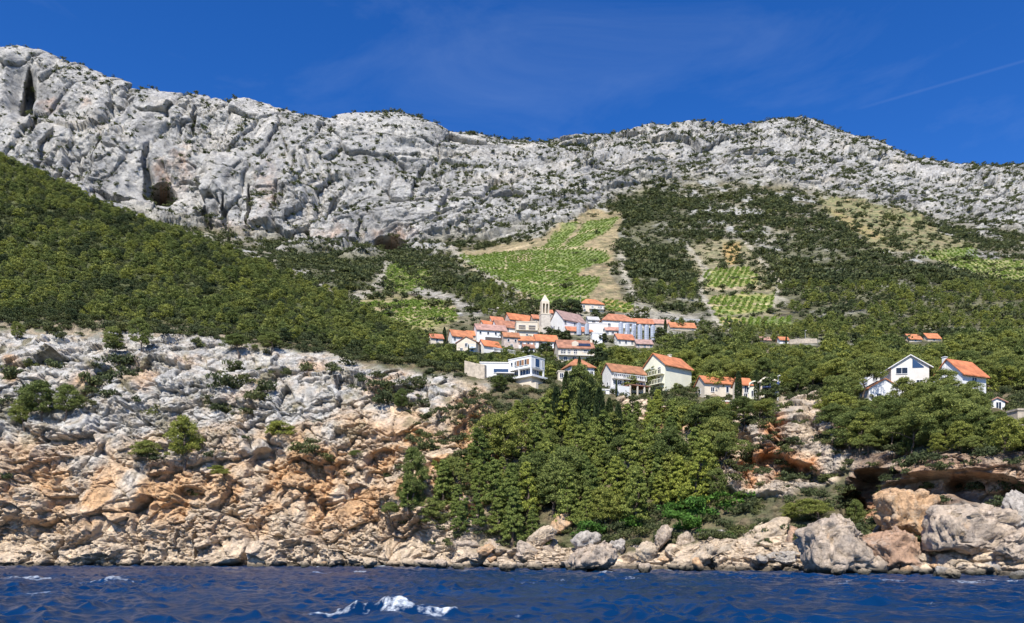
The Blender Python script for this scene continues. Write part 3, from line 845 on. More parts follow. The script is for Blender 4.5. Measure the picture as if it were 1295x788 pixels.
    foam = np.maximum(foam, 0.8 * np.clip((H - 0.95) / 0.2, 0, 1) * np.clip(2.5 * fbm(P3 / 2.5, 3, 331) - 0.8, 0, 1))
    calm = np.clip((Y - 200) / 100, 0, 1)
    H *= (1 - calm)
    P = np.stack([X + DX, Y + DY, H + 0.02], -1)
    R, Cn = H.shape
    idx = np.arange(R * Cn).reshape(R, Cn)
    f = np.stack([idx[:-1, :-1], idx[:-1, 1:], idx[1:, 1:], idx[1:, :-1]], -1).reshape(-1, 4)
    m, nt, out = newmat('sea_water')
    p = N(nt, 'ShaderNodeBsdfPrincipled', i_Roughness=0.2, i_IOR=1.33)
    p.inputs['Specular IOR Level'].default_value = 0.16
    nz = N(nt, 'ShaderNodeTexNoise', i_Scale=0.12, i_Detail=3.0)
    tc = N(nt, 'ShaderNodeTexCoord')
    nt.links.new(tc.outputs['Object'], nz.inputs['Vector'])
    body = ramp(nt, [(0.3, (0.0014, 0.017, 0.058)), (0.7, (0.0020, 0.028, 0.092))], nz.outputs['Fac'])
    fo = N(nt, 'ShaderNodeAttribute', attribute_name='foam')
    n2 = N(nt, 'ShaderNodeTexNoise', i_Scale=3.5, i_Detail=9.0, i_Roughness=0.75)
    nt.links.new(tc.outputs['Object'], n2.inputs['Vector'])
    ad = N(nt, 'ShaderNodeMath', operation='ADD'); nt.links.new(fo.outputs['Fac'], ad.inputs[0])
    sb = N(nt, 'ShaderNodeMath', operation='SUBTRACT'); nt.links.new(n2.outputs['Fac'], sb.inputs[0]); sb.inputs[1].default_value = 0.5
    sm = N(nt, 'ShaderNodeMath', operation='MULTIPLY'); nt.links.new(sb.outputs[0], sm.inputs[0]); nt.links.new(fo.outputs['Fac'], sm.inputs[1])
    sm2 = N(nt, 'ShaderNodeMath', operation='MULTIPLY'); nt.links.new(sm.outputs[0], sm2.inputs[0]); sm2.inputs[1].default_value = 4.5
    nt.links.new(sm2.outputs[0], ad.inputs[1])
    mr = N(nt, 'ShaderNodeMapRange'); mr.inputs[1].default_value = 0.25; mr.inputs[2].default_value = 1.35
    nt.links.new(ad.outputs[0], mr.inputs[0])
    mx = N(nt, 'ShaderNodeMix', data_type='RGBA')
    nt.links.new(mr.outputs[0], mx.inputs[0]); nt.links.new(body, mx.inputs[6]); mx.inputs[7].default_value = (0.70, 0.75, 0.78, 1)
    nt.links.new(mx.outputs[2], p.inputs['Base Color'])
    r2 = N(nt, 'ShaderNodeMapRange'); r2.inputs[3].default_value = 0.2; r2.inputs[4].default_value = 0.8
    nt.links.new(mr.outputs[0], r2.inputs[0]); nt.links.new(r2.outputs[0], p.inputs['Roughness'])
    n3 = N(nt, 'ShaderNodeTexNoise', i_Scale=5.0, i_Detail=6.0, i_Roughness=0.6)
    nt.links.new(tc.outputs['Object'], n3.inputs['Vector'])
    b = N(nt, 'ShaderNodeBump', i_Strength=0.45, i_Distance=0.06)
    nt.links.new(n3.outputs['Fac'], b.inputs['Height']); nt.links.new(b.outputs[0], p.inputs['Normal'])
    nt.links.new(p.outputs[0], out.inputs[0])
    me = mesh_np('sea', P.reshape(-1, 3), f, m, smooth=True)
    a = me.attributes.new('foam', 'FLOAT', 'POINT')
    a.data.foreach_set('value', foam.astype(np.float32).ravel())
    o = link('sea', me)
    tag(o, 'choppy dark blue sea with white breaking crests', 'sea', kind='structure')
    # sea bed: the ground goes on under the water in every direction
    me = mesh_np('sea_bed', np.array([(-9000, -6000, -14), (9000, -6000, -14), (9000, 9000, -14), (-9000, 9000, -14)]), np.array([[0, 1, 2, 3]]), plain('sea_bed_sand', (0.10, 0.11, 0.10), 0.9))
    tag(link('sea_bed', me), 'sandy bed under the deep blue sea', 'sea bed', kind='structure')


build_sea()
# ------------------------------------------------------------------ the village
CLEAR = []                      # what trees must not hide: (x0, y0, x1, y1, distance)
WHITE = plain('white_stucco', (0.74, 0.73, 0.70), 0.85, 0.05, 0.5, cast=((0.90, 0.86, 0.80), (1.0, 1.0, 1.0)))
CREAMW = plain('cream_stucco', (0.66, 0.57, 0.44), 0.85, 0.08, 0.5)
YELW = plain('pale_yellow_stucco', (0.76, 0.73, 0.56), 0.85, 0.05, 0.4)
PINKW = plain('pinkish_stone', (0.54, 0.44, 0.37), 0.9, 0.14, 1.2, 0.4, 3.0)
STONEW = plain('tan_stone', (0.50, 0.42, 0.32), 0.9, 0.16, 1.5, 0.5, 3.0)
TOWERW = plain('pale_church_stone', (0.58, 0.51, 0.42), 0.9, 0.1, 1.2, 0.4, 3.0)
BRICKW = plain('red_brick_wall', (0.42, 0.20, 0.13), 0.9, 0.15, 2.0)
ORANGER = plain('orange_roof_tiles', (0.49, 0.185, 0.08), 0.8, 0.2, 0.7, 0.5, 5.0, cast=((0.70, 0.86, 1.0), (1.12, 0.98, 0.9)))
TERRAR = plain('terracotta_roof_tiles', (0.43, 0.175, 0.095), 0.85, 0.22, 0.7, 0.5, 5.0, cast=((0.70, 0.86, 1.0), (1.12, 0.98, 0.9)))
OLDR = plain('faded_roof_tiles', (0.40, 0.235, 0.185), 0.85, 0.2, 0.7, 0.5, 5.0, cast=((0.70, 0.86, 1.0), (1.12, 0.98, 0.9)))
GLASS = plain('dark_window_glass', (0.022, 0.026, 0.032), 0.08, 0.1, 0.5)
BLUEG = plain('blue_window_glass', (0.035, 0.065, 0.13), 0.06, 0.1, 0.5)
INNER = plain('painted_interior_shade', (0.10, 0.09, 0.085), 0.9, 0.1, 0.5)
WOOD = plain('brown_shutter_wood', (0.33, 0.17, 0.08), 0.7, 0.15, 2.0)
FRAMEW = plain('white_window_frame', (0.72, 0.72, 0.70), 0.6, 0.03)
STEEL = plain('dull_steel', (0.50, 0.53, 0.58), 0.4, 0.05, 0.6, metal=0.25)
CONC = plain('grey_concrete', (0.42, 0.41, 0.39), 0.9, 0.08, 1.0)
SOLAR = plain('solar_panel_glass', (0.03, 0.04, 0.07), 0.15, 0.05)
BLUEC = plain('blue_awning_cloth', (0.05, 0.08, 0.20), 0.8, 0.1)
PALEBLUE = plain('pale_blue_paint', (0.55, 0.66, 0.74), 0.8, 0.05)
IRON = plain('grey_iron', (0.16, 0.16, 0.17), 0.6, 0.1, metal=0.3)


class Box3:
    """geometry on the face of a house: u along the face, o outwards, z up"""
    def __init__(s, w, d): s.w, s.d = w, d

    def pt(s, face, u, o, z):
        if face == 'f': return (u, -s.d / 2 - o, z)
        if face == 'l': return (-s.w / 2 - o, -u, z)
        return (s.w / 2 + o, u, z)

    def box(s, mb, face, u0, u1, o0, o1, z0, z1):
        p = lambda u, o, z: s.pt(face, u, o, z)
        return mb.add([p(u0, o0, z0), p(u1, o0, z0), p(u1, o1, z0), p(u0, o1, z0), p(u0, o0, z1), p(u1, o0, z1), p(u1, o1, z1), p(u0, o1, z1)],
                      [(0, 3, 2, 1), (4, 5, 6, 7), (0, 1, 5, 4), (1, 2, 6, 5), (2, 3, 7, 6), (3, 0, 4, 7)])


def window(e, B, face, u, z, ww, hh, kind='w'):
    fm = MB(); t = 0.09
    if kind == 'd':
        B.box(fm, face, u - ww / 2, u + ww / 2, -0.05, 0.05, z - hh / 2, z + hh / 2)
        fm.build('door', WOOD, e); return
    B.box(fm, face, u - ww / 2 - t, u - ww / 2, -0.05, 0.07, z - hh / 2 - t, z + hh / 2 + t)
    B.box(fm, face, u + ww / 2, u + ww / 2 + t, -0.05, 0.07, z - hh / 2 - t, z + hh / 2 + t)
    B.box(fm, face, u - ww / 2, u + ww / 2, -0.05, 0.07, z + hh / 2, z + hh / 2 + t)
    B.box(fm, face, u - ww / 2, u + ww / 2, -0.05, 0.14, z - hh / 2 - t, z - hh / 2)
    if kind in ('w', 's') and ww > 0.7: B.box(fm, face, u - 0.035, u + 0.035, -0.04, 0.05, z - hh / 2, z + hh / 2)
    f = fm.build('window', FRAMEW, e)
    pm = MB(); B.box(pm, face, u - ww / 2, u + ww / 2, -0.05, 0.02, z - hh / 2, z + hh / 2)
    pm.build('pane', {'b': BLUEG, 'o': INNER}.get(kind, GLASS), f)  # open bays get a flat dark sheet, interior shade put into its colour
    if kind == 's':
        for s in (-1, 1):
            sm = MB(); c = u + s * (ww * 0.77 + t); B.box(sm, face, c - ww * 0.25, c + ww * 0.25, 0.002, 0.05, z - hh / 2, z + hh / 2)
            sm.build('shutter', WOOD, f)


def balcony(e, B, face, u0, u1, z, depth, mat=None, rail=None):
    b = MB(); B.box(b, face, u0, u1, -0.05, depth, z - 0.18, z)
    o = b.build('balcony', mat or WHITE, e)
    r = MB(); n = max(3, int((u1 - u0) / 0.5))
    for i in range(n + 1):
        u = u0 + 0.06 + (u1 - u0 - 0.12) * i / n
        B.box(r, face, u - 0.04, u + 0.04, depth - 0.1, depth - 0.03, z - 0.02, z + 0.95)
    B.box(r, face, u0, u1, depth - 0.12, depth - 0.01, z + 0.93, z + 1.05)
    r.build('railing', rail or WHITE, o)


def roof_gable(w, d, h, rise, over, axis, t=0.2):
    m = MB()
    if axis == 'x':
        s = rise / (d / 2); a = d / 2 + over
        m.prism([(-a, h - over * s + t), (0, h + rise + t), (a, h - over * s + t), (a, h - over * s + 0.005), (0, h + rise + 0.005), (-a, h - over * s + 0.005)], 'x', -w / 2 - over * 0.6, w / 2 + over * 0.6)
    else:
        s = rise / (w / 2); a = w / 2 + over
        m.prism([(-a, h - over * s + t), (0, h + rise + t), (a, h - over * s + t), (a, h - over * s + 0.005), (0, h + rise + 0.005), (-a, h - over * s + 0.005)], 'y', -d / 2 - over * 0.6, d / 2 + over * 0.6)
    return m


def house(label, xs, yb, hp, rp, yaw, axis, wall, roof, wins=(), name='house', cat='house', group='houses of the village', dist=None, down=5.0, chimney=None, balc=(), over=0.45, dnorm=None, clear=0.42):
    """a house measured on the photograph: left edge, near corner and right edge, foot row, eave and roof height in pixels"""
    x0, xc, x1 = xs
    ya = math.radians(yaw)
    q = None
    if dist is None:
        q, _ = ground(xc, yb); D = q.y
    else: D = dist
    k = D / F
    if yaw > 2:
        w = (x1 - xc) * k / math.cos(ya); d = (xc - x0) * k / math.sin(ya); cl_ = (-w / 2, -d / 2)
    elif yaw < -2:
        w = (xc - x0) * k / math.cos(ya); d = (x1 - xc) * k / math.sin(-ya); cl_ = (w / 2, -d / 2)
    else:
        w = (x1 - x0) * k; d = dnorm * k if dnorm else w * 0.75; cl_ = (-w / 2 if xc == x0 else w / 2, -d / 2)
    if dnorm: d = dnorm * k
    d = max(d, 2.2)
    h, rise = hp * k, rp * k
    C0 = at(xc, yb, D)
    ctr = C0 - Matrix.Rotation(ya, 3, 'Z') @ Vector((cl_[0], -d / 2, 0))
    if axis in ('x', 'hip'):                     # the ridge stands back from the front wall: its true height from its row on the photograph
        rise = min(max(CAMZ + (HY - (yb - hp - rp)) / F * ctr.y - C0.z - h, rise), 0.5 * d)
    e = empty(name, ctr, ya)
    tag(e, label, cat, group)
    m = MB()
    if axis == 'flat':
        m.box(-w / 2, w / 2, -d / 2, d / 2, -down, h)
        r = MB().box(-w / 2 - 0.12, w / 2 + 0.12, -d / 2 - 0.12, d / 2 + 0.12, h + 0.003, h + 0.28)
    elif axis == 'arch':
        n = 12; pts = [(-w / 2, -down), (w / 2, -down)] + [(w / 2 * math.cos(math.pi * i / n), h + rise * math.sin(math.pi * i / n)) for i in range(n + 1)]
        m.prism(pts, 'y', -d / 2, d / 2)
        r = MB(); o_ = [((w / 2 + 0.25) * math.cos(math.pi * i / n), h + (rise + 0.25) * math.sin(math.pi * i / n)) for i in range(n + 1)]
        i_ = [((w / 2 + 0.01) * math.cos(math.pi * i / n), h + (rise + 0.01) * math.sin(math.pi * i / n)) for i in range(n, -1, -1)]
        r.prism(o_ + i_, 'y', -d / 2 - 0.3, d / 2)
    elif axis == 'hip':
        m.box(-w / 2, w / 2, -d / 2, d / 2, -down, h)
        a, b = w / 2 + over, d / 2 + over; g = max(0.1, a - b)
        r = MB().add([(-a, -b, h + .004), (a, -b, h + .004), (a, b, h + .004), (-a, b, h + .004), (-a, -b, h + .2), (a, -b, h + .2), (a, b, h + .2), (-a, b, h + .2), (-g, 0, h + rise + .2), (g, 0, h + rise + .2)],
                     [(0, 3, 2, 1), (0, 1, 5, 4), (1, 2, 6, 5), (2, 3, 7, 6), (3, 0, 4, 7), (4, 5, 9, 8), (5, 6, 9), (6, 7, 8, 9), (7, 4, 8)])
    else:
        if axis == 'x': m.prism([(-d / 2, -down), (d / 2, -down), (d / 2, h), (0, h + rise), (-d / 2, h)], 'x', -w / 2, w / 2)
        else: m.prism([(-w / 2, -down), (w / 2, -down), (w / 2, h), (0, h + rise), (-w / 2, h)], 'y', -d / 2, d / 2)
        r = roof_gable(w, d, h, rise, over, axis)
    m.build('wall', wall, e)
    ro = r.build('roof', roof, e)
    if chimney:
        c = MB(); cxm, cym, ch = chimney[0] * w, chimney[1] * d, chimney[2]
        c.box(cxm - 0.35, cxm + 0.35, cym - 0.3, cym + 0.3, h - 0.3, h + rise + ch)
        c.box(cxm - 0.45, cxm + 0.45, cym - 0.4, cym + 0.4, h + rise + ch, h + rise + ch + 0.12)
        c.build('chimney', wall, ro)
    B = Box3(w, d)
    for (face, fu, fz, ww, hh, *kd) in wins:
        L = w if face == 'f' else d
        window(e, B, face, (fu - 0.5) * L, fz * h, ww, hh, kd[0] if kd else 'w')
    for (face, u0, u1, fz, dep, *mt) in balc:
        L = w if face == 'f' else d
        balcony(e, B, face, (u0 - 0.5) * L, (u1 - 0.5) * L, fz * h, dep, *mt)
    CLEAR.append((x0, yb - hp - rp, x1, yb - clear * hp, D))
    return e, B, w, d, h, rise, k


def rowof(face, n, fz, ww, hh, a=0.12, b=0.88, kd='w'):
    return [(face, a + (b - a) * i / max(1, n - 1), fz, ww, hh, kd) for i in range(n)]


VG = 'houses of the village'
house('tiny old cream house at the left end of the village behind a cypress', (541, 545, 560), 435, 9, 5, 22, 'x', CREAMW, TERRAR, [('f', .5, .6, .8, 1.0), ('l', .5, .6, .7, .9)])
house('white house with a long orange roof right of the leftmost cypress', (565, 572, 597), 437, 13, 7, 22, 'x', WHITE, ORANGER, rowof('f', 3, .68, .8, 1.1) + rowof('f', 2, .3, .9, 1.2, .3, .7) + [('l', .5, .6, .8, 1)])
e, B, w, d, h, rise, k = house('tall cream house with its wide gable facing the sea and a pale blue balcony', (577, 602, 606), 446, 14, 7, -14, 'y', CREAMW, TERRAR, [('f', .5, .75, .8, 1.1), ('f', .25, .35, .8, 1.1), ('f', .8, .3, 1.0, 1.8, 'b')])
balcony(e, B, 'f', w * .12, w * .5, h * .42, 1.0, PALEBLUE, PALEBLUE)
house('long white house with faded pink roof and a dark open ground floor', (597, 603, 641), 433, 17, 5, 14, 'x', WHITE, OLDR, rowof('f', 4, .75, .7, .9) + [('f', .55, .28, 6.2, 1.7, 'o'), ('l', .5, .7, .7, .9)])
house('cream house with a broad orange roof, highest at the left of the village', (604, 613, 643), 421, 9, 8, 30, 'x', CREAMW, ORANGER, rowof('f', 3, .55, .8, 1.1) + [('l', .5, .6, .7, .9)])
house('pinkish house with a bright orange roof left of the church tower', (637, 645, 674), 413, 10, 8, 24, 'x', PINKW, ORANGER, rowof('f', 3, .55, .8, 1.0, kd='s'))
house('white house with brownish orange roof in the middle of the roof cluster', (621, 628, 656), 424, 12, 6, 20, 'x', WHITE, TERRAR, rowof('f', 3, .7, .8, 1.0) + rowof('f', 2, .3, .9, 1.4, .3, .7))
e, B, w, d, h, rise, k = house('cream flat roofed house with two wide open terraces below the church', (652, 653, 680), 427, 20, 1, 6, 'flat', CREAMW, CREAMW, [('f', .27, .66, 2.6, 1.6, 'o'), ('f', .74, .66, 2.6, 1.6, 'o')] + rowof('f', 3, .2, .6, .7), dnorm=20)
balcony(e, B, 'f', -w / 2, w / 2, h * .48, .8, CREAMW, CREAMW)
house('long white house with mauve roof and white gable right of the church', (696, 712, 743), 421, 18, 8, 34, 'x', WHITE, OLDR, [('f', .1, .78, .9, 1.3), ('f', .5, .78, .8, .9), ('f', .8, .6, .8, .9), ('l', .35, .6, .8, 1.2), ('l', .7, .45, .7, 1.0), ('f', .3, .35, .8, .9)])
house('low red roofed lean-to under the long white house', (714, 718, 750), 424, 6, 4, 10, 'x', PINKW, TERRAR, [('f', .3, .5, .8, .9), ('f', .7, .5, 1.2, 1.1, 'o')], name='shed', cat='shed')
house('cream villa with hipped orange roof standing alone above the village', (732, 735, 764), 395, 11, 6, 10, 'hip', CREAMW, ORANGER, rowof('f', 3, .7, .8, 1.0) + [('f', .55, .28, 1.6, 1.4, 'o'), ('f', .15, .28, .8, 1)], balc=[('f', .35, 1.0, .45, 1.0)])
house('white flat roofed winery block beside the pair of tanks', (744, 745, 769), 422, 13, 1, 5, 'flat', WHITE, WHITE, [('f', .8, .4, .8, 1.0)], name='winery_block', cat='winery', dnorm=16)
house('small white cube building below the winery block', (748, 749, 762), 435, 14, 1, 6, 'flat', WHITE, WHITE, [('f', .75, .6, .7, .9)], name='winery_block', cat='winery', dnorm=10)
house('white building with a big hipped red roof behind the steel tanks', (757, 762, 806), 415, 10, 12, 12, 'hip', WHITE, TERRAR, [('f', .2, .5, 1, 1), ('f', .8, .6, 2.4, 1.0, 'o')], name='winery', cat='winery', chimney=(.3, .1, -0.4))
house('low house with orange roof directly behind the steel tanks', (800, 802, 827), 414, 6, 6, 8, 'x', CREAMW, TERRAR, rowof('f', 3, .5, .8, .9))
house('low cream house with pale orange roof right of the steel tanks', (823, 825, 849), 413, 5, 6, 10, 'x', CREAMW, OLDR, rowof('f', 2, .5, .8, .8))
house('small white house with dark windows below the steel tanks', (777, 781, 803), 438, 10, 5, 14, 'x', WHITE, TERRAR, rowof('f', 3, .6, .8, 1.0) + [('l', .5, .6, .7, .9)])
house('pinkish stone house with small orange roof in the lower village row', (634, 637, 657), 442, 17, 4, 12, 'x', PINKW, ORANGER, [('f', .3, .7, .7, .9), ('f', .75, .7, .7, .9), ('f', .5, .3, .8, 1.1)])
house('low white house between the pinkish stone house and its orange roofed neighbour', (655, 656, 680), 441, 11, 4, 5, 'x', WHITE, ORANGER, rowof('f', 3, .6, .7, .9, kd='s'), dnorm=14)
house('white house with a wide orange roof at the right end of the lower row', (674, 678, 706), 442, 12, 6, 12, 'x', WHITE, ORANGER, [('f', .2, .55, 1.4, 1.8, 'o'), ('f', .6, .6, .8, 1.1), ('f', .85, .6, .8, 1.1)])
house('white house with orange roof and white railed terrace below the village', (604, 612, 633), 448, 12, 5, 30, 'x', WHITE, ORANGER, [('f', .7, .5, 1.2, 1.6, 'o'), ('l', .5, .5, .7, .9)], balc=[('f', .45, 1.75, .38, 1.4)])
e, B, w, d, h, rise, k = house('long cream apartment house with terracotta roof, dormer and solar panels', (703, 706, 752), 458, 19, 8, 7, 'x', CREAMW, TERRAR,
      [('f', .14, .72, 1.5, 1.1), ('f', .3, .72, .9, 1.1), ('f', .48, .72, 1.0, 1.1), ('f', .82, .78, 2.6, .6), ('f', .2, .25, .9, 1.1), ('f', .45, .25, .9, 1.1), ('f', .85, .25, 1.8, 1.2, 'o')], dnorm=30, balc=[('f', 0, 1, .48, .9)], chimney=(.47, -.1, .3))
sl = math.atan2(rise, d / 2)
for u, nm in ((-.02 * w, 'dormer'), (.22 * w, 'solar_panel')):
    m = MB(); y0 = -d * .36
    zz = h + rise * (1 - abs(y0) / (d / 2)) + .2
    if nm == 'dormer': m.prism([(u - 1.0, zz - .6), (u + 1.0, zz - .6), (u + 1.0, zz + .7), (u, zz + 1.2), (u - 1.0, zz + .7)], 'y', y0 - .5, y0 + 2.2); m.build(nm, CREAMW, e)
    else:
        n_ = Vector((0, -math.sin(sl), math.cos(sl))); a = Vector((0, math.cos(sl), math.sin(sl)))
        c = Vector((u, y0, zz + .12)); vs = [c + Vector((sx * 2.2, 0, 0)) + a * sy + n_ * t for t in (0, .08) for sx, sy in ((-1, -.8), (1, -.8), (1, .9), (-1, .9))]
        m.add(vs, [(0, 3, 2, 1), (4, 5, 6, 7), (0, 1, 5, 4), (1, 2, 6, 5), (2, 3, 7, 6), (3, 0, 4, 7)]); m.build(nm, SOLAR, e)
house('white house with hipped bright orange roof below the apartment house', (713, 722, 753), 480, 17, 9, 22, 'hip', WHITE, ORANGER, rowof('f', 3, .6, .8, 1.1) + [('l', .5, .6, .7, 1), ('f', .3, .2, .9, 1.8, 'd')])
house('low cream annex with a door left of the hipped orange roofed house', (704, 706, 720), 482, 12, 1, 6, 'flat', CREAMW, CREAMW, [('f', .3, .6, .8, 1.1), ('f', .75, .45, .8, 1.8, 'd')], name='annex', cat='annex', dnorm=10)
house('narrow pinkish tower house between the dark pines above the white gable', (711, 712, 717), 398, 10, 4, 8, 'hip', PINKW, ORANGER, [('f', .5, .7, .6, .8)], name='tower_house', cat='house', dnorm=5)
house('low house with orange roof among the trees right of the village', (846, 848, 881), 417, 4, 6, 8, 'x', CREAMW, ORANGER, rowof('f', 2, .5, .8, .7))
house('small white house with red roof between the broad orange roof and the pinkish house', (640, 643, 655), 421, 7, 4, 16, 'x', WHITE, TERRAR, rowof('f', 2, .55, .7, .9))
house('cream house with brown roof at the top left of the roof cluster', (618, 622, 637), 412, 7, 5, 18, 'x', CREAMW, TERRAR, rowof('f', 2, .55, .7, .9))
house('low orange roofed stone house behind the tall cream gable house', (588, 591, 604), 431, 8, 5, 14, 'x', PINKW, ORANGER, rowof('f', 2, .55, .7, .9))
house('white house front with two open arches below the pinkish stone house', (660, 662, 676), 447, 8, 3, 10, 'x', WHITE, TERRAR, rowof('f', 2, .5, 1.3, 1.5, .28, .72, 'o'))
house('long low pale shed under the big hipped winery roof', (764, 766, 784), 424, 7, 3, 8, 'x', WHITE, OLDR, rowof('f', 3, .5, .9, .9), name='shed', cat='shed')
house('low pinkish house with pale roof right below the tank row', (803, 805, 826), 440, 6, 4, 8, 'x', PINKW, OLDR, rowof('f', 3, .5, .8, .9))
house('pale blue-white lean-to with metal roof right of the long white house', (742, 744, 758), 412, 8, 3, 8, 'x', WHITE, CONC, [('f', .5, .5, 1.4, 1.2, 'o')], name='shed', cat='shed')
house('white garage block under the guesthouse terrace', (752, 754, 771), 502, 9, 1, 10, 'flat', WHITE, WHITE, [('f', .5, .45, 1.4, 1.4, 'o')], name='garage', cat='garage', group='villas above the coast', dnorm=10)
# the villas by the coast
CG = 'villas above the coast'
e, B, w, d, h, rise, k = house('white guesthouse with a narrow orange roof and two rows of dark windows', (764, 773, 820), 497, 29, 6, 26, 'x', WHITE, ORANGER,
      rowof('f', 4, .83, .9, 1.0) + [('f', .1, .5, .9, 1.0), ('f', .24, .5, 1.0, 1.0), ('f', .4, .47, .7, 1.6), ('f', .55, .5, .7, .9), ('f', .66, .47, .7, 1.6), ('f', .85, .5, 1.3, .9), ('l', .6, .45, .5, .6), ('l', .25, .3, .5, .6)], group=CG, balc=[('f', .02, .98, .66, .9, WHITE, WHITE)])
m = MB(); B.box(m, 'f', -w * .18, w * .42, 0.0, 3.2, h * .30, h * .30 + .2); pr = m.build('porch', TERRAR, e)
m = MB()
for u in (-.16, .05, .25, .40): B.box(m, 'f', w * u - .15, w * u + .15, 2.8, 3.1, -3, h * .30)
m.build('pillar', CREAMW, pr)
m = MB(); B.box(m, 'f', -w * .55, -w * .18, 0.0, 3.0, -4, h * .22); m.build('terrace', WHITE, e)
e, B, w, d, h, rise, k = house('tall pale yellow house with bright orange roof and balconies on its gable', (818, 841, 881), 496, 36, 9, 36, 'x', YELW, ORANGER, [('l', .4, .78, 1.6, 1.9, 'o'), ('l', .75, .78, .9, 1.9), ('l', .4, .45, 1.6, 1.9, 'o'), ('l', .75, .45, .9, 1.9)],
      group=CG, chimney=(.1, 0, .5), balc=[('l', .02, .98, .66, 1.3, YELW, YELW), ('l', .02, .98, .33, 1.3, YELW, YELW)], over=.6)
house('long low cream house with orange roof right of the tall yellow house', (885, 891, 934), 503, 20, 6, 14, 'x', CREAMW, ORANGER, [('f', .72, .6, .6, 1.3), ('f', .25, .55, .8, 1.0), ('l', .5, .5, .7, 1)], group=CG)
house('narrow cream house with a small orange roof between two cypresses', (931, 935, 952), 507, 22, 9, 14, 'x', CREAMW, ORANGER, [('f', .55, .72, .9, 1.6), ('f', .5, .3, .8, 1.0)], group=CG)
house('white building with a rounded gable behind a cypress', (946, 947, 961), 509, 19, 7, 5, 'arch', YELW, YELW, [('f', .4, .6, .8, 1.2)], group=CG, clear=.7, dnorm=14, name='arched_house')
e, B, w, d, h, rise, k = house('cream house with low pale roof and dark blue awning', (961, 962, 984), 509, 25, 6, 4, 'hip', CREAMW, CREAMW, [('f', .5, .25, 2.2, 1.6, 'o')], group=CG, clear=.88, dnorm=16, name='arched_house')
m = MB(); B.box(m, 'f', -w * .42, w * .46, .02, 1.2, h * .72, h * 1.0); m.build('awning', BLUEC, e)
m = MB(); B.box(m, 'f', w * .44, w * .52, .05, .4, -3, h * 1.05); m.build('pillar', WHITE, e)
house('little red brick hut with a flat white roof below the cream houses', (914, 915, 931), 518, 10, 1, 8, 'flat', BRICKW, WHITE, [('f', .65, .5, .7, .9, 'o')], group=CG, name='hut', cat='hut', dnorm=10)
e, B, w, d, h, rise, k = house('white house with steep gable and big dark gable window on the headland', (1130, 1175, 1178), 498, 35, 14, -8, 'y', WHITE, WHITE, [('f', .28, .86, 2.2, 1.2), ('f', .28, .4, 1.6, 1.2), ('f', .75, .4, 1.2, 1.2)], group=CG, dnorm=34, over=.7, clear=.8)
m = MB(); m.prism([(w * .06, h * .95), (w * .36, h * .95), (w * .36, h * .99), (w * .06, h + rise * .72)], 'y', -d / 2 - .04, -d / 2 + .1); m.build('window', BLUEG, e)
e, B, w, d, h, rise, k = house('white stepped house with a sloping red roof behind an umbrella pine', (1097, 1099, 1142), 508, 17, 12, 6, 'y', WHITE, ORANGER, [('f', .6, .5, 1.1, .9), ('f', .3, .45, .9, .9)], group=CG, dnorm=24, clear=.78, balc=[('f', .3, .98, .12, 1.6)])
house('white block with parapet rising behind the red roof of the stepped house', (1096, 1097, 1122), 500, 28, 1, 6, 'flat', WHITE, WHITE, [('f', .4, .8, 1.0, 1.0)], group=CG, name='house', dnorm=18)
house('white house with a wide bright orange roof and chimney on the headland', (1200, 1217, 1258), 503, 32, 14, 24, 'x', WHITE, ORANGER, [('l', .72, .55, .7, 2.2), ('l', .4, .5, .9, 1.0), ('f', .5, .75, 1.2, 1.0), ('f', .25, .4, 1.2, 1.6)], group=CG, chimney=(-.47, .12, .6), over=.6, clear=.82, balc=[('l', .55, .98, .3, 1.2)])
house('small white cottage gable at the right of the headland', (1253, 1271, 1274), 520, 12, 5, -12, 'y', WHITE, OLDR, [('f', .6, .6, .8, 1.2)], group=CG, name='cottage', cat='cottage', dnorm=16)
house('square tan stone tower at the right edge of the photo', (1286, 1287, 1312), 545, 26, 1, 5, 'flat', STONEW, STONEW, [('f', .5, .7, .8, 1.0)], group=CG, name='stone_house', cat='house', dnorm=16)
house('far orange roof in the woods, left of two side by side', (1148, 1150, 1167), 433, 5, 5, 8, 'x', CREAMW, ORANGER, [('f', .5, .5, .8, .9)], group='houses in the woods')
house('far orange roof in the woods, right of two side by side', (1171, 1173, 1191), 432, 5, 5, 8, 'x', CREAMW, ORANGER, [('f', .5, .5, .8, .9)], group='houses in the woods')
house('far white cottage with orange roof beside the stone wall in the woods', (985, 986, 998), 435, 6, 4, 8, 'x', WHITE, ORANGER, [('f', .5, .5, .8, .9)], group='houses in the woods', name='cottage', cat='cottage')
house('far pale orange roof left of the white cottage in the woods', (961, 962, 975), 432, 3, 4, 8, 'x', CREAMW, OLDR, [('f', .5, .5, .8, .8)], group='houses in the woods')


def wall_run(name, label, pts, hpx, thick, mat, group=None):
    """a wall along photo points (x, foot row)"""
    m = MB(); P_ = []
    for x, y in pts:
        q, _ = ground(x, y); P_.append(q)
    o = P_[0].copy()
    k = o.y / F
    for a, b in zip(P_[:-1], P_[1:]):
        n_ = Vector((-(b - a).y, (b - a).x, 0)).normalized() * thick / 2
        hh = hpx * k
        vs = []
        for p in (a, b):
            for s in (-1, 1):
                for z in (-3, hh): vs.append(p - o + n_ * s + Vector((0, 0, z)))
        m.add(vs, [(0, 1, 3, 2), (4, 6, 7, 5), (0, 4, 5, 1), (2, 3, 7, 6), (1, 5, 7, 3), (0, 2, 6, 4)])
    ob = m.build(name, mat); ob.location = o
    return tag(ob, label, 'wall', group)


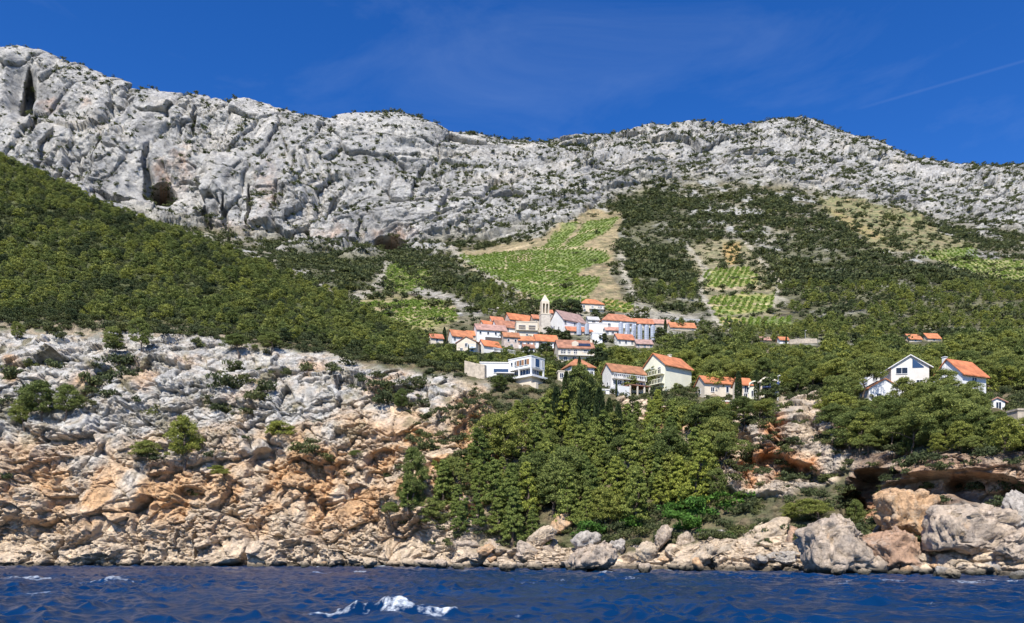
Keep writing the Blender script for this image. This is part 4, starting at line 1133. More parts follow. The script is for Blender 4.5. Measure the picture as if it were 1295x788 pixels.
wall_run('stone_wall', 'pale dry stone wall beside the far white cottage', [(998, 435), (1012, 434), (1032, 434)], 5, 1.0, STONEW)
wall_run('retaining_wall', 'tan terrace wall below the stone tower at the right edge', [(1266, 548), (1300, 552), (1320, 552)], 10, 1.0, STONEW)
w_ = wall_run('garden_wall', 'beige stone garden wall left of the flat roofed villa', [(588, 474), (600, 476), (614, 478)], 16, 1.2, STONEW)
wall_run('road_wall', 'long pale wall along the road right of the village', [(852, 407), (868, 408), (884, 408)], 4, 1.0, CONC)
CLEAR.append((590, 458, 612, 478, 190)); CLEAR.append((998, 429, 1032, 433, 300))


# the white flat roofed villa
def villa():
    q, _ = ground(672, 488); D = q.y; k = D / F; ya = math.radians(50)
    w, d = 17.5 * k / math.cos(ya), 29 * k / math.sin(ya)
    c0 = at(672, 488, D); ctr = c0 - Matrix.Rotation(ya, 3, 'Z') @ Vector((-w / 2, -d / 2, 0))
    e = empty('villa', ctr, ya)
    tag(e, 'white modern flat roofed villa with a glazed floor and cantilevered upper storey', 'villa', CG)
    B = Box3(w, d)
    X0, X1, Y0, Y1 = -w / 2, w / 2, -d / 2, d / 2
    MB().box(X0 + .3, X1 - .3, Y0 + .3, Y1 - .3, -5, 12 * k).build('plinth', CREAMW, e)
    MB().box(X0 - .5, X1 + .6, Y0 - .6, Y1, 12 * k + .003, 14.6 * k).build('floor_slab', WHITE, e)
    g = MB().box(X0 + 1.3, X1 - .6, Y0 + 1.3, Y1 - 1, 14.6 * k + .003, 24 * k).build('glass_wall', BLUEG, e)
    m = MB()
    for t in np.linspace(0.1, 0.9, 5): m.box(X0 + 1.3 + (w - 1.9) * t - .04, X0 + 1.3 + (w - 1.9) * t + .04, Y0 + 1.24, Y0 + 1.29, 14.7 * k, 23.9 * k)
    for t in np.linspace(0.1, 0.9, 5): m.box(X0 + 1.24, X0 + 1.29, Y0 + 1.3 + (d - 2.3) * t - .04, Y0 + 1.3 + (d - 2.3) * t + .04, 14.7 * k, 23.9 * k)
    m.build('glazing_bar', FRAMEW, g)
    for x_, y_ in ((X0 + .2, Y0 + .2), (X1 - .25, Y0 + .2), (X0 + .2, Y0 + .55 * d), (X0 + .2, Y1 - .3)):
        MB().box(x_ - .17, x_ + .17, y_ - .17, y_ + .17, 14.6 * k + .004, 24 * k).build('column', WHITE, e)
    MB().box(X0, X1, Y0, Y1, 24 * k + .004, 38 * k).build('upper_storey', WHITE, e)
    MB().box(X0 - .1, X1 + .1, Y0 - .1, Y1 + .1, 38 * k + .003, 39 * k).build('roof', WHITE, e)
    window(e, B, 'f', -.05 * w, 31 * k, 1.7, 2.0, 'b'); window(e, B, 'f', .36 * w, 32 * k, .4, 1.6)
    for u in (.42, .2, .0): 
        window(e, B, 'l', u * d - 1.0, 31.5 * k, 1.0, 1.3)
    for u in (-.2, -.35): window(e, B, 'l', u * d, 32 * k, .5, .8)
    for u in (.33, .1, -.1):
        m = MB(); B.box(m, 'l', u * d - .2, u * d + .55, .004, .08, 31.5 * k - .65, 31.5 * k + .65); m.build('shutter', WOOD, e)
    MB().box(X0 - .5, X0 + .4, Y0 - 1.8, Y0 + 4, -5, 3 * k).build('terrace', CREAMW, e)
    CLEAR.append((640, 448, 691, 486, D))
    e2, B, w, d, h, r_, k = house('white low garden wing with a ribbon window left of the villa', (606, 607, 650), 479, 20, 1, 4, 'flat', WHITE, WHITE, [('f', .62, .52, 3.6, .9, 'b'), ('f', .95, .4, 1.2, 1.4)], group=CG, name='villa_wing', cat='villa', dnorm=14, dist=D + 4)
    m = MB(); B.box(m, 'f', -.02 * w, .5 * w, .02, 1.4, h * .3, h * .36); m.build('ledge', WHITE, e2)


villa()


# the church with its bell gable
def church():
    q, _ = ground(684, 421); D = q.y; k = D / F
    e = empty('church_tower', at(689, 421, D), math.radians(14))
    tag(e, 'pale stone church bell tower with pointed top rising over the village roofs', 'church tower')
    a = 6.0 * k
    m = MB().box(-a, a, -a * .8, a * .8, -4, 22 * k)
    m.prism([(a, 10 * k), (a * 1.75, 0), (a * 1.75, -4), (a, -4)], 'y', -a * .6, a * .6)
    m.prism([(-a * 1.5, 0), (-a, 8 * k), (-a, -4), (-a * 1.5, -4)], 'y', -a * .6, a * .6)
    m.build('shaft', TOWERW, e)
    MB().box(-a * 1.06, a * 1.06, -a * .86, a * .86, 22 * k + .003, 23.4 * k).build('cornice', CREAMW, e)
    b = MB(); t = a * .82; z0 = 23.4 * k + .003
    for x_ in (-t, -t * .15, t * .7): b.box(x_, x_ + t * .3, -a * .6, a * .6, z0, 36 * k)
    b.box(-t, t, -a * .6, a * .6, 36 * k + .003, 39 * k)
    b.box(-t, t, a * .3, a * .58, z0 + .002, 35.9 * k)
    b.build('belfry', CREAMW, e)
    s = MB().add([(-t, -a * .6, 39 * k), (t, -a * .6, 39 * k), (t, a * .6, 39 * k), (-t, a * .6, 39 * k), (-.15, -.15, 48 * k), (.15, -.15, 48 * k), (.15, .15, 48 * k), (-.15, .15, 48 * k)],
                 [(0, 3, 2, 1), (4, 5, 6, 7), (0, 1, 5, 4), (1, 2, 6, 5), (2, 3, 7, 6), (3, 0, 4, 7)])
    s.build('spire', CREAMW, e)
    for x_ in (-t * .42, t * .42):
        g = MB(); n = 8
        for r_, z in ((.10, .55), (.2, .5), (.26, .2), (.36, 0)): g.v += [(x_ + r_ * math.cos(6.283 * i / n), r_ * math.sin(6.283 * i / n), 31 * k + z) for i in range(n)]
        g.f += [(r * n + i, r * n + (i + 1) % n, (r + 1) * n + (i + 1) % n, (r + 1) * n + i) for r in range(3) for i in range(n)] + [tuple(range(n)), tuple(range(3 * n, 4 * n))]
        g.build('bell', IRON, e)
    CLEAR.append((682, 372, 697, 402, D))
    house('stone church nave with orange roof left of the bell tower', (671, 674, 685), 416, 14, 6, 16, 'x', STONEW, TERRAR, [('f', .4, .6, .6, 1.2), ('f', .8, .6, .6, 1.2)], name='church_nave', cat='church', group=None)
    house('small pale stone annex with red roof leaning on the right of the bell tower', (693, 694, 699), 404, 9, 4, 8, 'x', STONEW, TERRAR, [('f', .5, .5, .5, .7)], name='annex', cat='annex', group=None, dnorm=8)


church()


# steel wine tanks
def tank(x, yb, yt, wpx, label, group, D=None):
    if D is None:
        q, _ = ground(x, yb); D = q.y
    k = D / F; r = wpx * k / 2; h = (yb - yt) * k
    e = empty('steel_tank', at(x, yb, D + r), 0)
    tag(e, label, 'tank', group)
    n = 20; b = MB()
    prof = [(r * .98, .6)] + [(r * (1.03 if i % 2 else 1.0), .7 + (h * .9 - .7) * i / 14) for i in range(15)]
    for rr, z in prof: b.v += [(rr * math.cos(6.2832 * i / n), rr * math.sin(6.2832 * i / n), z) for i in range(n)]
    R_ = len(prof)
    b.f += [(q * n + i, q * n + (i + 1) % n, (q + 1) * n + (i + 1) % n, (q + 1) * n + i) for q in range(R_ - 1) for i in range(n)] + [tuple(range(n))[::-1]]
    b.build('body', STEEL, e)
    t = MB(); t.v = [(r * 1.05 * math.cos(6.2832 * i / n), r * 1.05 * math.sin(6.2832 * i / n), h * .9 + .01) for i in range(n)] + [(.15 * math.cos(6.2832 * i / n), .15 * math.sin(6.2832 * i / n), h) for i in range(n)]
    t.f = [(i, (i + 1) % n, n + (i + 1) % n, n + i) for i in range(n)] + [tuple(range(n))[::-1], tuple(range(n, 2 * n))]
    t.build('top', STEEL, e)
    for i in range(4):
        a = 6.2832 * (i + .5) / 4
        MB().tube([(r * .8 * math.cos(a), r * .8 * math.sin(a), -3), (r * .8 * math.cos(a), r * .8 * math.sin(a), .8)], [.1, .1]).build('leg', IRON, e)
    l = MB()
    for s in (-.2, .2): l.tube([(s, -r * 1.08, -.5), (s, -r * 1.08, h * .92)], [.03, .03], 4)
    for i in range(int(h / .4)): l.tube([(-.2, -r * 1.08, .3 + .4 * i), (.2, -r * 1.08, .3 + .4 * i)], [.02, .02], 4)
    l.build('ladder', IRON, e)


TG = 'steel tanks of the winery'
ords = ('leftmost of the six tall tanks', 'second from the left of the six tall tanks', 'third from the left of the six tall tanks', 'fourth from the left of the six tall tanks', 'fifth from the left of the six tall tanks', 'rightmost of the six tall tanks')
q, _ = ground(810, 433)
TD = q.y
for i, (x, yt) in enumerate(zip((785.2, 793.4, 801.4, 809.2, 817.6, 825.4), (407, 408.5, 409.5, 410, 410.8, 411))):
    tank(x, 433, yt, 5.9, 'dull steel wine tank, ' + ords[i], TG, TD + (3.5 if i < 3 else 0))
for x, lab in ((792, 'short steel tank before the tall row, left of two'), (800, 'short steel tank before the tall row, right of two')):
    tank(x, 428, 419, 6, lab, TG, TD - 1.5)
tank(732, 426, 408, 6, 'steel tank beside the white winery block, left of two', TG)
tank(742, 425, 409, 5.6, 'steel tank beside the white winery block, right of two', TG)
CLEAR.append((781, 406, 829, 431, TD)); CLEAR.append((728, 408, 746, 424, 300))


def lamp(x, yb, yt, label):
    q, _ = ground(x, yb); D = q.y; k = D / F; h = (yb - yt) * k
    e = empty('street_lamp', (q.x, q.y, q.z), 0)
    tag(e, label, 'street lamp', 'street lamps')
    MB().tube([(0, 0, -1), (0, 0, h)], [.11, .07]).build('pole', CONC, e)
    MB().box(-.16, .16, -.9, .1, h, h + .16).build('lamp_head', WHITE, e)
    CLEAR.append((x - 1, yt, x + 1, yb, D))


lamp(734.5, 396, 376, 'pale lamp post beside the cream villa above the village')
lamp(1018, 434, 419, 'thin pale lamp post by the stone wall in the woods')
lamp(1077, 432, 427, 'short pale lamp post in the woods right of the stone wall')
lamp(1093, 500, 487, 'white lamp post left of the stepped house on the headland')
lamp(984, 508, 478, 'white lamp post at the corner of the blue awning')


# ------------------------------------------------------------------ boulders of the shore
def boulder_material(name, base, second, third):
    m, nt, out = newmat(name)
    p = N(nt, 'ShaderNodeBsdfPrincipled', i_Roughness=0.9); p.inputs['Specular IOR Level'].default_value = 0.25
    tc = N(nt, 'ShaderNodeTexCoord'); oi = N(nt, 'ShaderNodeObjectInfo')
    vm = N(nt, 'ShaderNodeVectorMath', operation='ADD'); nt.links.new(tc.outputs['Object'], vm.inputs[0])
    sc = N(nt, 'ShaderNodeMath', operation='MULTIPLY'); sc.inputs[1].default_value = 60; nt.links.new(oi.outputs['Random'], sc.inputs[0]); nt.links.new(sc.outputs[0], vm.inputs[1])
    n1 = N(nt, 'ShaderNodeTexNoise', i_Scale=0.45, i_Detail=6.0, i_Roughness=0.65); n2 = N(nt, 'ShaderNodeTexNoise', i_Scale=3.0, i_Detail=8.0, i_Roughness=0.7)
    for n in (n1, n2): nt.links.new(vm.outputs[0], n.inputs['Vector'])
    c = ramp(nt, [(0.32, second), (0.5, base), (0.62, base), (0.75, third)], n1.outputs['Fac'])
    c = mul(nt, c, ramp(nt, [(0.28, (0.45, 0.43, 0.42)), (0.46, (0.95, 0.94, 0.93)), (0.56, (1.02, 1.02, 1)), (0.75, (1.32, 1.3, 1.26))], n2.outputs['Fac']))
    # algae at the tide line, by height above the sea
    geo = N(nt, 'ShaderNodeNewGeometry'); sx = N(nt, 'ShaderNodeSeparateXYZ'); nt.links.new(geo.outputs['Position'], sx.inputs[0])
    mr = N(nt, 'ShaderNodeMapRange'); mr.inputs[1].default_value = 0.45; mr.inputs[2].default_value = 1.25; nt.links.new(sx.outputs['Z'], mr.inputs[0])
    mx = N(nt, 'ShaderNodeMix', data_type='RGBA'); nt.links.new(mr.outputs[0], mx.inputs[0]); mx.inputs[6].default_value = (0.06, 0.055, 0.04, 1); nt.links.new(c, mx.inputs[7])
    nt.links.new(mx.outputs[2], p.inputs['Base Color'])
    nt.links.new(broken_bump(nt, vm.outputs[0], n2, (1.4, 0.5), 0.07, 0.45), p.inputs['Normal'])
    nt.links.new(p.outputs[0], out.inputs[0])
    return m


RB = {'pale': boulder_material('pale_boulder', (0.48, 0.385, 0.295), (0.40, 0.335, 0.275), (0.50, 0.35, 0.23)), 'tan': boulder_material('tan_boulder', (0.53, 0.42, 0.30), (0.44, 0.37, 0.285), (0.55, 0.36, 0.22)),
      'rust': boulder_material('rust_boulder', (0.42, 0.27, 0.18), (0.36, 0.295, 0.24), (0.50, 0.255, 0.11)), 'orange': boulder_material('orange_boulder', (0.54, 0.345, 0.195), (0.46, 0.37, 0.27), (0.58, 0.30, 0.11)), 'grey': boulder_material('grey_boulder', (0.43, 0.385, 0.335), (0.36, 0.33, 0.295), (0.52, 0.45, 0.37))}


import bmesh
ICO = {}
for lv in (3, 4, 5):
    bm = bmesh.new(); bmesh.ops.create_icosphere(bm, subdivisions=lv, radius=1.0)
    ICO[lv] = (np.array([v.co[:] for v in bm.verts]), np.array([[v.index for v in f.verts] for f in bm.faces])); bm.free()


def boulder(x, y, wp, hp, kind, roll, label, group='boulders along the shore', seed=0, foot=None, deep=0.8, outline=None):
    rng = np.random.default_rng(seed + 1000)
    yf = y + hp / 2 if foot is None else foot
    if yf > np.interp(x, xk, cl['water'][0]) - 6: D = CAMZ * F / (max(yf, np.interp(x, xk, cl['water'][0]) - 1.0) - HY)
    else: D = ground(x, yf, 'cliff')[0].y
    k = D / F; a, c = wp * k / 2, hp * k / 2; b = deep * math.sqrt(a * c) * 1.2
    v, f = ICO[5 if wp > 38 else (4 if wp > 14 else 3)]
    r = np.full(len(v), 1.12)
    for _ in range(13):
        n_ = rng.normal(size=3); n_ /= np.linalg.norm(n_)
        dd_ = rng.uniform(0.66, 0.98); pr = v @ n_
        r = np.minimum(r, np.where(pr > 0.05, dd_ / np.maximum(pr, 0.05), 9))
    P_ = v * r[:, None] * np.array([a, b, c]) * 1.12
    if outline:                                           # the stone's own profile, rounded off to the front and back
        roll = 0
        og = [((u - x) * k, (y - w_) * k) for u, w_ in outline]
        th = np.arctan2(v[:, 2], v[:, 0]); rho = np.full(len(v), 0.0)
        dx_, dz_ = np.cos(th), np.sin(th)
        for (ax, az), (bx, bz) in zip(og, og[1:] + og[:1]):
            ex, ez = bx - ax, bz - az
            den = dx_ * ez - dz_ * ex
            den = np.where(np.abs(den) < 1e-9, 1e-9, den)
            tt_ = (ax * ez - az * ex) / den; uu = (ax * dz_ - az * dx_) / den
            rho = np.where((tt_ > 0) & (uu >= -1e-6) & (uu <= 1 + 1e-6), np.maximum(rho, tt_), rho)
        eq = np.hypot(v[:, 0], v[:, 2])
        P_ = np.stack([dx_ * rho * eq ** 0.55, np.sign(v[:, 1]) * np.abs(v[:, 1]) ** 0.7 * b * np.minimum(r, 1), dz_ * rho * eq ** 0.55], 1)
    t = math.radians(roll); P_ = np.stack([P_[:, 0] * math.cos(t) - P_[:, 2] * math.sin(t), P_[:, 1], P_[:, 0] * math.sin(t) + P_[:, 2] * math.cos(t)], 1)
    s = max(0.35, min(a, c)); off = seed * 13.7
    nn = v
    dsp = 0.13 * s * facets(P_ / (0.9 * s) + off, 5, 1.3, 1.2, 0.05) + 0.065 * s * facets(P_ / (0.38 * s) + off, 6, 1.4, 1.2, 0.08) + 0.03 * s * facets(P_ / (0.16 * s) + off, 8, 1.4, 1.2, 0.1) + 0.06 * s * fbm(P_ / (0.5 * s) + off, 4, 7)
    P_ = P_ + nn * dsp[:, None]
    me = mesh_np('boulder', P_, f, RB[kind], smooth=False)
    o = link('boulder', me)
    o.location = at(x, y, D + 0.35 * b)
    tag(o, label, 'boulder', group)
    return o


OUT = {0: [(1014, 670), (1034, 656), (1063, 655), (1076, 673), (1085, 685), (1102, 696), (1115, 716), (1112, 729), (1060, 731), (1018, 728), (1012, 700)],
       1: [(929, 690), (950, 672), (979, 658), (993, 656), (999, 670), (1003, 700), (990, 712), (960, 714), (935, 708)],
       3: [(962, 703), (980, 698), (1003, 697), (1017, 703), (1011, 712), (994, 714), (970, 709)],
       4: [(1086, 686), (1110, 674), (1130, 668), (1148, 675), (1161, 691), (1167, 716), (1158, 729), (1132, 726), (1106, 718), (1095, 700)],
       5: [(1172, 651), (1185, 641), (1225, 640), (1266, 643), (1286, 658), (1289, 671), (1261, 692), (1257, 708), (1199, 697), (1171, 697)],
       6: [(1109, 631), (1123, 617), (1143, 621), (1179, 628), (1175, 649), (1174, 690), (1159, 688), (1139, 674), (1118, 670), (1113, 649)],
       7: [(1257, 694), (1288, 670), (1306, 668), (1316, 700), (1304, 718), (1270, 706)],
       12: [(834, 698), (846, 686), (868, 672), (876, 680), (885, 690), (873, 702), (863, 712), (846, 716), (842, 702)],
       13: [(828, 688), (833, 670), (842, 664), (851, 668), (849, 677), (838, 690), (832, 696)],
       11: [(868, 708), (889, 690), (906, 684), (928, 682), (934, 695), (933, 708), (920, 714), (906, 700), (891, 704), (880, 716)],
       15: [(720, 708), (729, 695), (746, 688), (762, 686), (778, 695), (780, 708), (769, 721), (723, 720)]}
for i, (x, y, wp, hp, kd, ro, lab, *fo) in enumerate([
        (1064, 684, 104, 84, 'pale', 8, 'huge pale wedge shaped boulder left of the cave mouth'), (968, 688, 74, 62, 'tan', 28, 'big slanted boulder with brown face left of the pale wedge'), (1010, 694, 30, 50, 'rust', 12, 'narrow dark brown slab added as the shaded face beside the pale wedge'), (990, 706, 58, 15, 'grey', -4, 'flat grey slab lying in front of the brown boulder'),  # the narrow slab is added to stand for the wedge's shaded left face
        (1143, 698, 76, 56, 'rust', -38, 'leaning rust brown slab in front of the orange block'), (1230, 672, 116, 62, 'pale', -6, 'largest pale flat faced block at the foot of the right cliff'), (1148, 652, 66, 66, 'orange', 4, 'square orange block right of the cave mouth'),
        (1284, 690, 44, 44, 'pale', -18, 'pale boulder leaning on the largest pale block at its right'), (1292, 652, 44, 50, 'grey', 10, 'grey boulder at the right edge under the trees'), (1262, 718, 34, 20, 'grey', 0, 'small grey boulder at the waterline below the largest pale block'), (1212, 712, 80, 24, 'grey', 3, 'dark worn rock foot under the largest pale block'),
        (906, 696, 84, 34, 'tan', -8, 'long tan boulder with a dark hollow beneath it'), (856, 692, 54, 46, 'pale', -12, 'big pale angular boulder right of the upright stone'), (838, 680, 26, 36, 'pale', 24, 'upright pale stone leaning against the big angular boulder'), (862, 714, 34, 16, 'tan', 0, 'low tan stone at the waterline before the big angular boulder'),
        (751, 702, 66, 42, 'pale', 4, 'big round pinkish boulder in the middle of the shore'), (743, 684, 34, 24, 'grey', 8, 'grey rounded stone behind the big round boulder'), (697, 700, 54, 34, 'pale', -14, 'pale arched boulder left of the big round one'), (684, 682, 40, 20, 'tan', 38, 'elongated tan stone tilted up against the pines'),
        (802, 706, 44, 26, 'pale', 4, 'pale worn boulder right of the big round one'), (819, 698, 26, 22, 'tan', 20, 'tan boulder with a dark hole left of the upright stone'), (828, 712, 34, 12, 'tan', -4, 'low tan rock at the waterline below the holed boulder'), (883, 714, 12, 18, 'orange', 20, 'small orange stone at the mouth of the dark hollow'),
        (938, 714, 62, 14, 'tan', 3, 'low tan shelf of rock under the slanted brown boulder'), (912, 717, 46, 9, 'grey', 2, 'low grey ledge at the waterline below the hollow boulder'), (602, 704, 46, 22, 'pale', -6, 'pale creased boulder at the right of the smooth tan slab'), (568, 709, 42, 13, 'pale', 4, 'low pale rock at the foot of the smooth tan slab'),
        (632, 700, 42, 28, 'pale', -20, 'pale boulder under the dark pines with a flat lit face'), (652, 709, 44, 16, 'tan', 4, 'low tan rock between the pale boulders and a dark one'), (641, 713, 18, 10, 'rust', 0, 'small dark brown rock at the waterline'), (588, 690, 34, 18, 'pale', 10, 'pale stone at the end of the smooth tan slab'),
        (614, 696, 22, 12, 'orange', 10, 'small orange tinted stone among the pale boulders'), (668, 696, 30, 18, 'pale', -30, 'pale slab sloping up to the pines'), (712, 664, 28, 22, 'orange', 30, 'orange rock sticking out of the pine slope'), (796, 584, 24, 22, 'grey', 10, 'grey rock standing out high in the pine slope'),
        (540, 713, 44, 9, 'pale', 2, 'low pale rock shelf at the waterline under the tan slab'), (1090, 716, 26, 18, 'grey', -10, 'grey rock wedged between the pale wedge and the leaning slab'), (718, 712, 26, 12, 'tan', 0, 'small tan rock at the waterline before the arched boulder'), (780, 690, 22, 18, 'grey', 0, 'small grey rock behind the pale worn boulder'),
        (900, 676, 34, 12, 'grey', 0, 'grey rock peeping out below the bright green bushes'), (1176, 712, 30, 22, 'rust', -20, 'brown rock between the leaning slab and the dark worn foot')]):
    boulder(x, y, wp, hp, kd, ro, lab, seed=i, group=None, outline=OUT.get(i))
rng = np.random.default_rng(77)
for i in range(95):
    x = rng.uniform(480, 1300)
    if i % 16 == 0: x = rng.uniform(380, 480)
    wl = np.interp(x, xk, cl['water'][0])
    y = wl - abs(rng.normal(0, 9 if x > 560 else 2)) - 1; wp = rng.uniform(7, 20); hp = wp * rng.uniform(0.45, 0.8)
    place = 'under the sheer left cliff' if x < 480 else ('below the pine slope' if x < 880 else 'below the headland')
    boulder(x, y, wp, hp, rng.choice(['pale', 'pale', 'tan', 'tan', 'orange', 'grey']), rng.uniform(-25, 25), 'small loose shore rock ' + place, 'loose rocks ' + place, seed=200 + i)
# ------------------------------------------------------------------ vegetation
def leaf_material(name, dark, mid, light, trans=0.25, hue_var=0.5):
    """needle or leaf tufts: every tuft its own tone, every plant its own cast"""
    m, nt, out = newmat(name)
    geo = N(nt, 'ShaderNodeNewGeometry')
    oi = N(nt, 'ShaderNodeObjectInfo')
    c = ramp(nt, [(0.0, dark), (0.5, mid), (1.0, light)], geo.outputs['Random Per Island'])
    cast = ramp(nt, [(0.0, (0.50, 0.60, 0.62)), (0.3, (0.82, 0.90, 0.90)), (0.7, (1.06, 1.06, 0.97)), (1.0, (1.26, 1.22, 0.88))], oi.outputs['Random'])
    c = mul(nt, c, cast, hue_var)
    d = N(nt, 'ShaderNodeBsdfPrincipled', i_Roughness=0.75)
    d.inputs['Specular IOR Level'].default_value = 0.2
    t = N(nt, 'ShaderNodeBsdfTranslucent')
    nt.links.new(c, d.inputs['Base Color']); nt.links.new(c, t.inputs['Color'])
    mx = N(nt, 'ShaderNodeMixShader'); mx.inputs[0].default_value = trans
    nt.links.new(d.outputs[0], mx.inputs[1]); nt.links.new(t.outputs[0], mx.inputs[2])
    nt.links.new(mx.outputs[0], out.inputs[0])
    return m


M_PINE = leaf_material('pine_needles', (0.085, 0.105, 0.029), (0.19, 0.215, 0.055), (0.34, 0.35, 0.10), 0.3, 0.9)
M_YOUNG = leaf_material('young_pine_needles', (0.10, 0.13, 0.032), (0.225, 0.26, 0.06), (0.40, 0.42, 0.11), 0.3, 0.9)
M_DARK = leaf_material('cypress_scales', (0.022, 0.036, 0.014), (0.042, 0.062, 0.022), (0.075, 0.10, 0.034), 0.2, 0.6)
M_SCRUB = leaf_material('scrub_leaves', (0.05, 0.06, 0.026), (0.09, 0.105, 0.042), (0.15, 0.16, 0.065), 0.3, 0.8)
M_OAK = leaf_material('holm_oak_leaves', (0.035, 0.05, 0.02), (0.07, 0.09, 0.034), (0.125, 0.145, 0.055), 0.2, 0.9)
M_BROAD = leaf_material('broad_green_leaves', (0.04, 0.085, 0.015), (0.085, 0.18, 0.028), (0.14, 0.27, 0.05), 0.35, 0.5)
M_VINE = leaf_material('vine_leaves', (0.10, 0.165, 0.022), (0.175, 0.26, 0.04), (0.28, 0.35, 0.07), 0.3, 0.5)
M_BARK = plain('pine_bark', (0.13, 0.095, 0.07), 0.9, 0.25, 3.0)


def cards(rng, c, dirs, ln, wd):
    """diamond leaf tufts at c pointing along dirs"""
    n = len(c)
    d = dirs / (np.linalg.norm(dirs, axis=1, keepdims=True) + 1e-9)
    s = np.cross(d, rng.normal(size=(n, 3)))
    s /= np.linalg.norm(s, axis=1, keepdims=True) + 1e-9
    ln = ln * rng.uniform(0.7, 1.35, (n, 1)); wd = wd * rng.uniform(0.7, 1.3, (n, 1))
    v = np.stack([c - d * ln * 0.5, c + s * wd * 0.5 + d * ln * 0.05, c + d * ln * 0.5, c - s * wd * 0.5 + d * ln * 0.05], 1)
    return v.reshape(-1, 3), np.arange(4 * n).reshape(n, 4)


def clump_cards(rng, cen, rad, per, ln, wd, flat=0.7, up=0.45, loose=0.75):
    """leaf tufts lying round the skin of every clump, so that each clump has a sunlit side and a shaded side"""
    k = len(cen)
    nrm = rng.normal(size=(k * per, 3)); nrm[:, 2] = np.abs(nrm[:, 2]) * 0.9 - 0.35
    nrm /= np.linalg.norm(nrm, axis=1, keepdims=True)
    ci = np.repeat(np.arange(k), per)
    r = rad[ci][:, None] * rng.uniform(0.6, 1.05, (k * per, 1))
    c = cen[ci] + nrm * r * np.array([1, 1, flat])
    face = nrm + np.array([0, 0, 0.25]) + loose * rng.normal(size=c.shape)
    face /= np.linalg.norm(face, axis=1, keepdims=True)
    d = rng.normal(size=c.shape) + nrm * 0.5 + np.array([0, 0, up * 1.6])
    d -= 0.8 * face * (d * face).sum(1, keepdims=True)
    d /= np.linalg.norm(d, axis=1, keepdims=True) + 1e-9
    s = np.cross(d, face); s /= np.linalg.norm(s, axis=1, keepdims=True) + 1e-9
    n = len(c)
    ln = ln * rng.uniform(0.7, 1.35, (n, 1)); wd = wd * rng.uniform(0.7, 1.3, (n, 1))
    v = np.stack([c - d * ln * 0.5, c + s * wd * 0.5, c + d * ln * 0.5, c - s * wd * 0.5], 1)
    return v.reshape(-1, 3), np.arange(4 * n).reshape(n, 4)


def make_tree(seed, h, w, style, per, nclump, ln):
    """(trunk mesh, crown mesh); trunk with limbs reaching into the clumps"""
    rng = np.random.default_rng(seed)
    lean = rng.normal(0, 0.06, 2) * h
    if style == 'flat': lean *= 2.0
    cen, rad = [], []
    lobes = rng.uniform(0, 6.28, 3)
    for i in range(nclump):
        u = (i + rng.uniform(0, 1)) / nclump
        az = rng.uniform(0, 6.28)
        uneven = 0.8 + 0.22 * math.cos(az - lobes[0]) + 0.14 * math.cos(2 * az - lobes[1])
        if style == 'cone':
            z = h * (0.10 + 0.86 * u); R = 0.5 * w * (1 - u) ** 0.75 * uneven + 0.05 * w; q = rng.uniform(0.45, 1.0); rc = w * rng.uniform(0.075, 0.125) * (1.1 - 0.4 * u)
        elif style == 'flat':
            z = h * (0.52 + 0.44 * u); R = 0.5 * w * math.sqrt(max(0.05, 1 - (1.15 * u - 0.15) ** 2)) * uneven; q = math.sqrt(rng.uniform(0.05, 1)); rc = w * rng.uniform(0.09, 0.15)
        else:
            z = h * (0.24 + 0.70 * u); R = 0.5 * w * math.sin(math.pi * min(0.97, 0.22 + 0.75 * u)) ** 0.7 * uneven; q = math.sqrt(rng.uniform(0.15, 1)); rc = w * rng.uniform(0.075, 0.15)
        t = z / h
        cen.append((math.cos(az) * R * q + lean[0] * t * t, math.sin(az) * R * q + lean[1] * t * t, z)); rad.append(rc)
    cen = np.array(cen); rad = np.array(rad)
    tb = MB()
    n = 7
    tp = [(lean[0] * (i / n) ** 2 + 0.03 * w * math.sin(2.1 * i + seed), lean[1] * (i / n) ** 2 + 0.03 * w * math.cos(1.7 * i + seed), h * 0.92 * i / n - (0.8 if i == 0 else 0)) for i in range(n + 1)]
    r0 = 0.022 * h + 0.03
    tb.tube(tp, [r0 * (1.25 if i == 0 else 1) * (1 - 0.88 * i / n) for i in range(n + 1)], 6)
    for i in rng.choice(nclump, min(nclump, 9), replace=False):
        c = Vector(cen[i]); z = max(0.2 * h, c.z - (0.05 if style == 'flat' else 0.12) * h - 0.3 * math.hypot(c.x, c.y) * (1 if style != 'cone' else 0.2))
        t = z / (0.92 * h); k = min(n - 1, int(t * n)); b = Vector(tp[k]).lerp(Vector(tp[k + 1]), t * n - k)
        m = b.lerp(c, 0.5) + Vector((0, 0, 0.05 * h))
        tb.tube([b, m, c], [r0 * 0.42, r0 * 0.28, r0 * 0.1], 4)
    v, f = clump_cards(rng, cen, rad, per, ln, ln * 0.32, 0.62 if style == 'flat' else 0.75, 1.1 if style == 'cone' else 0.4)
    return tb, v, f


def make_bush(seed, h, w, n, ln):
    rng = np.random.default_rng(seed)
    k = 9
    cen = np.stack([rng.normal(0, 0.24 * w, k), rng.normal(0, 0.24 * w, k), rng.uniform(0.15, 0.7, k) * h], 1)
    rad = np.full(k, 0.27 * w) * rng.uniform(0.7, 1.2, k)
    return clump_cards(rng, cen, rad, n // k, ln, ln * 0.5, 0.8 * h / w, 0.4)


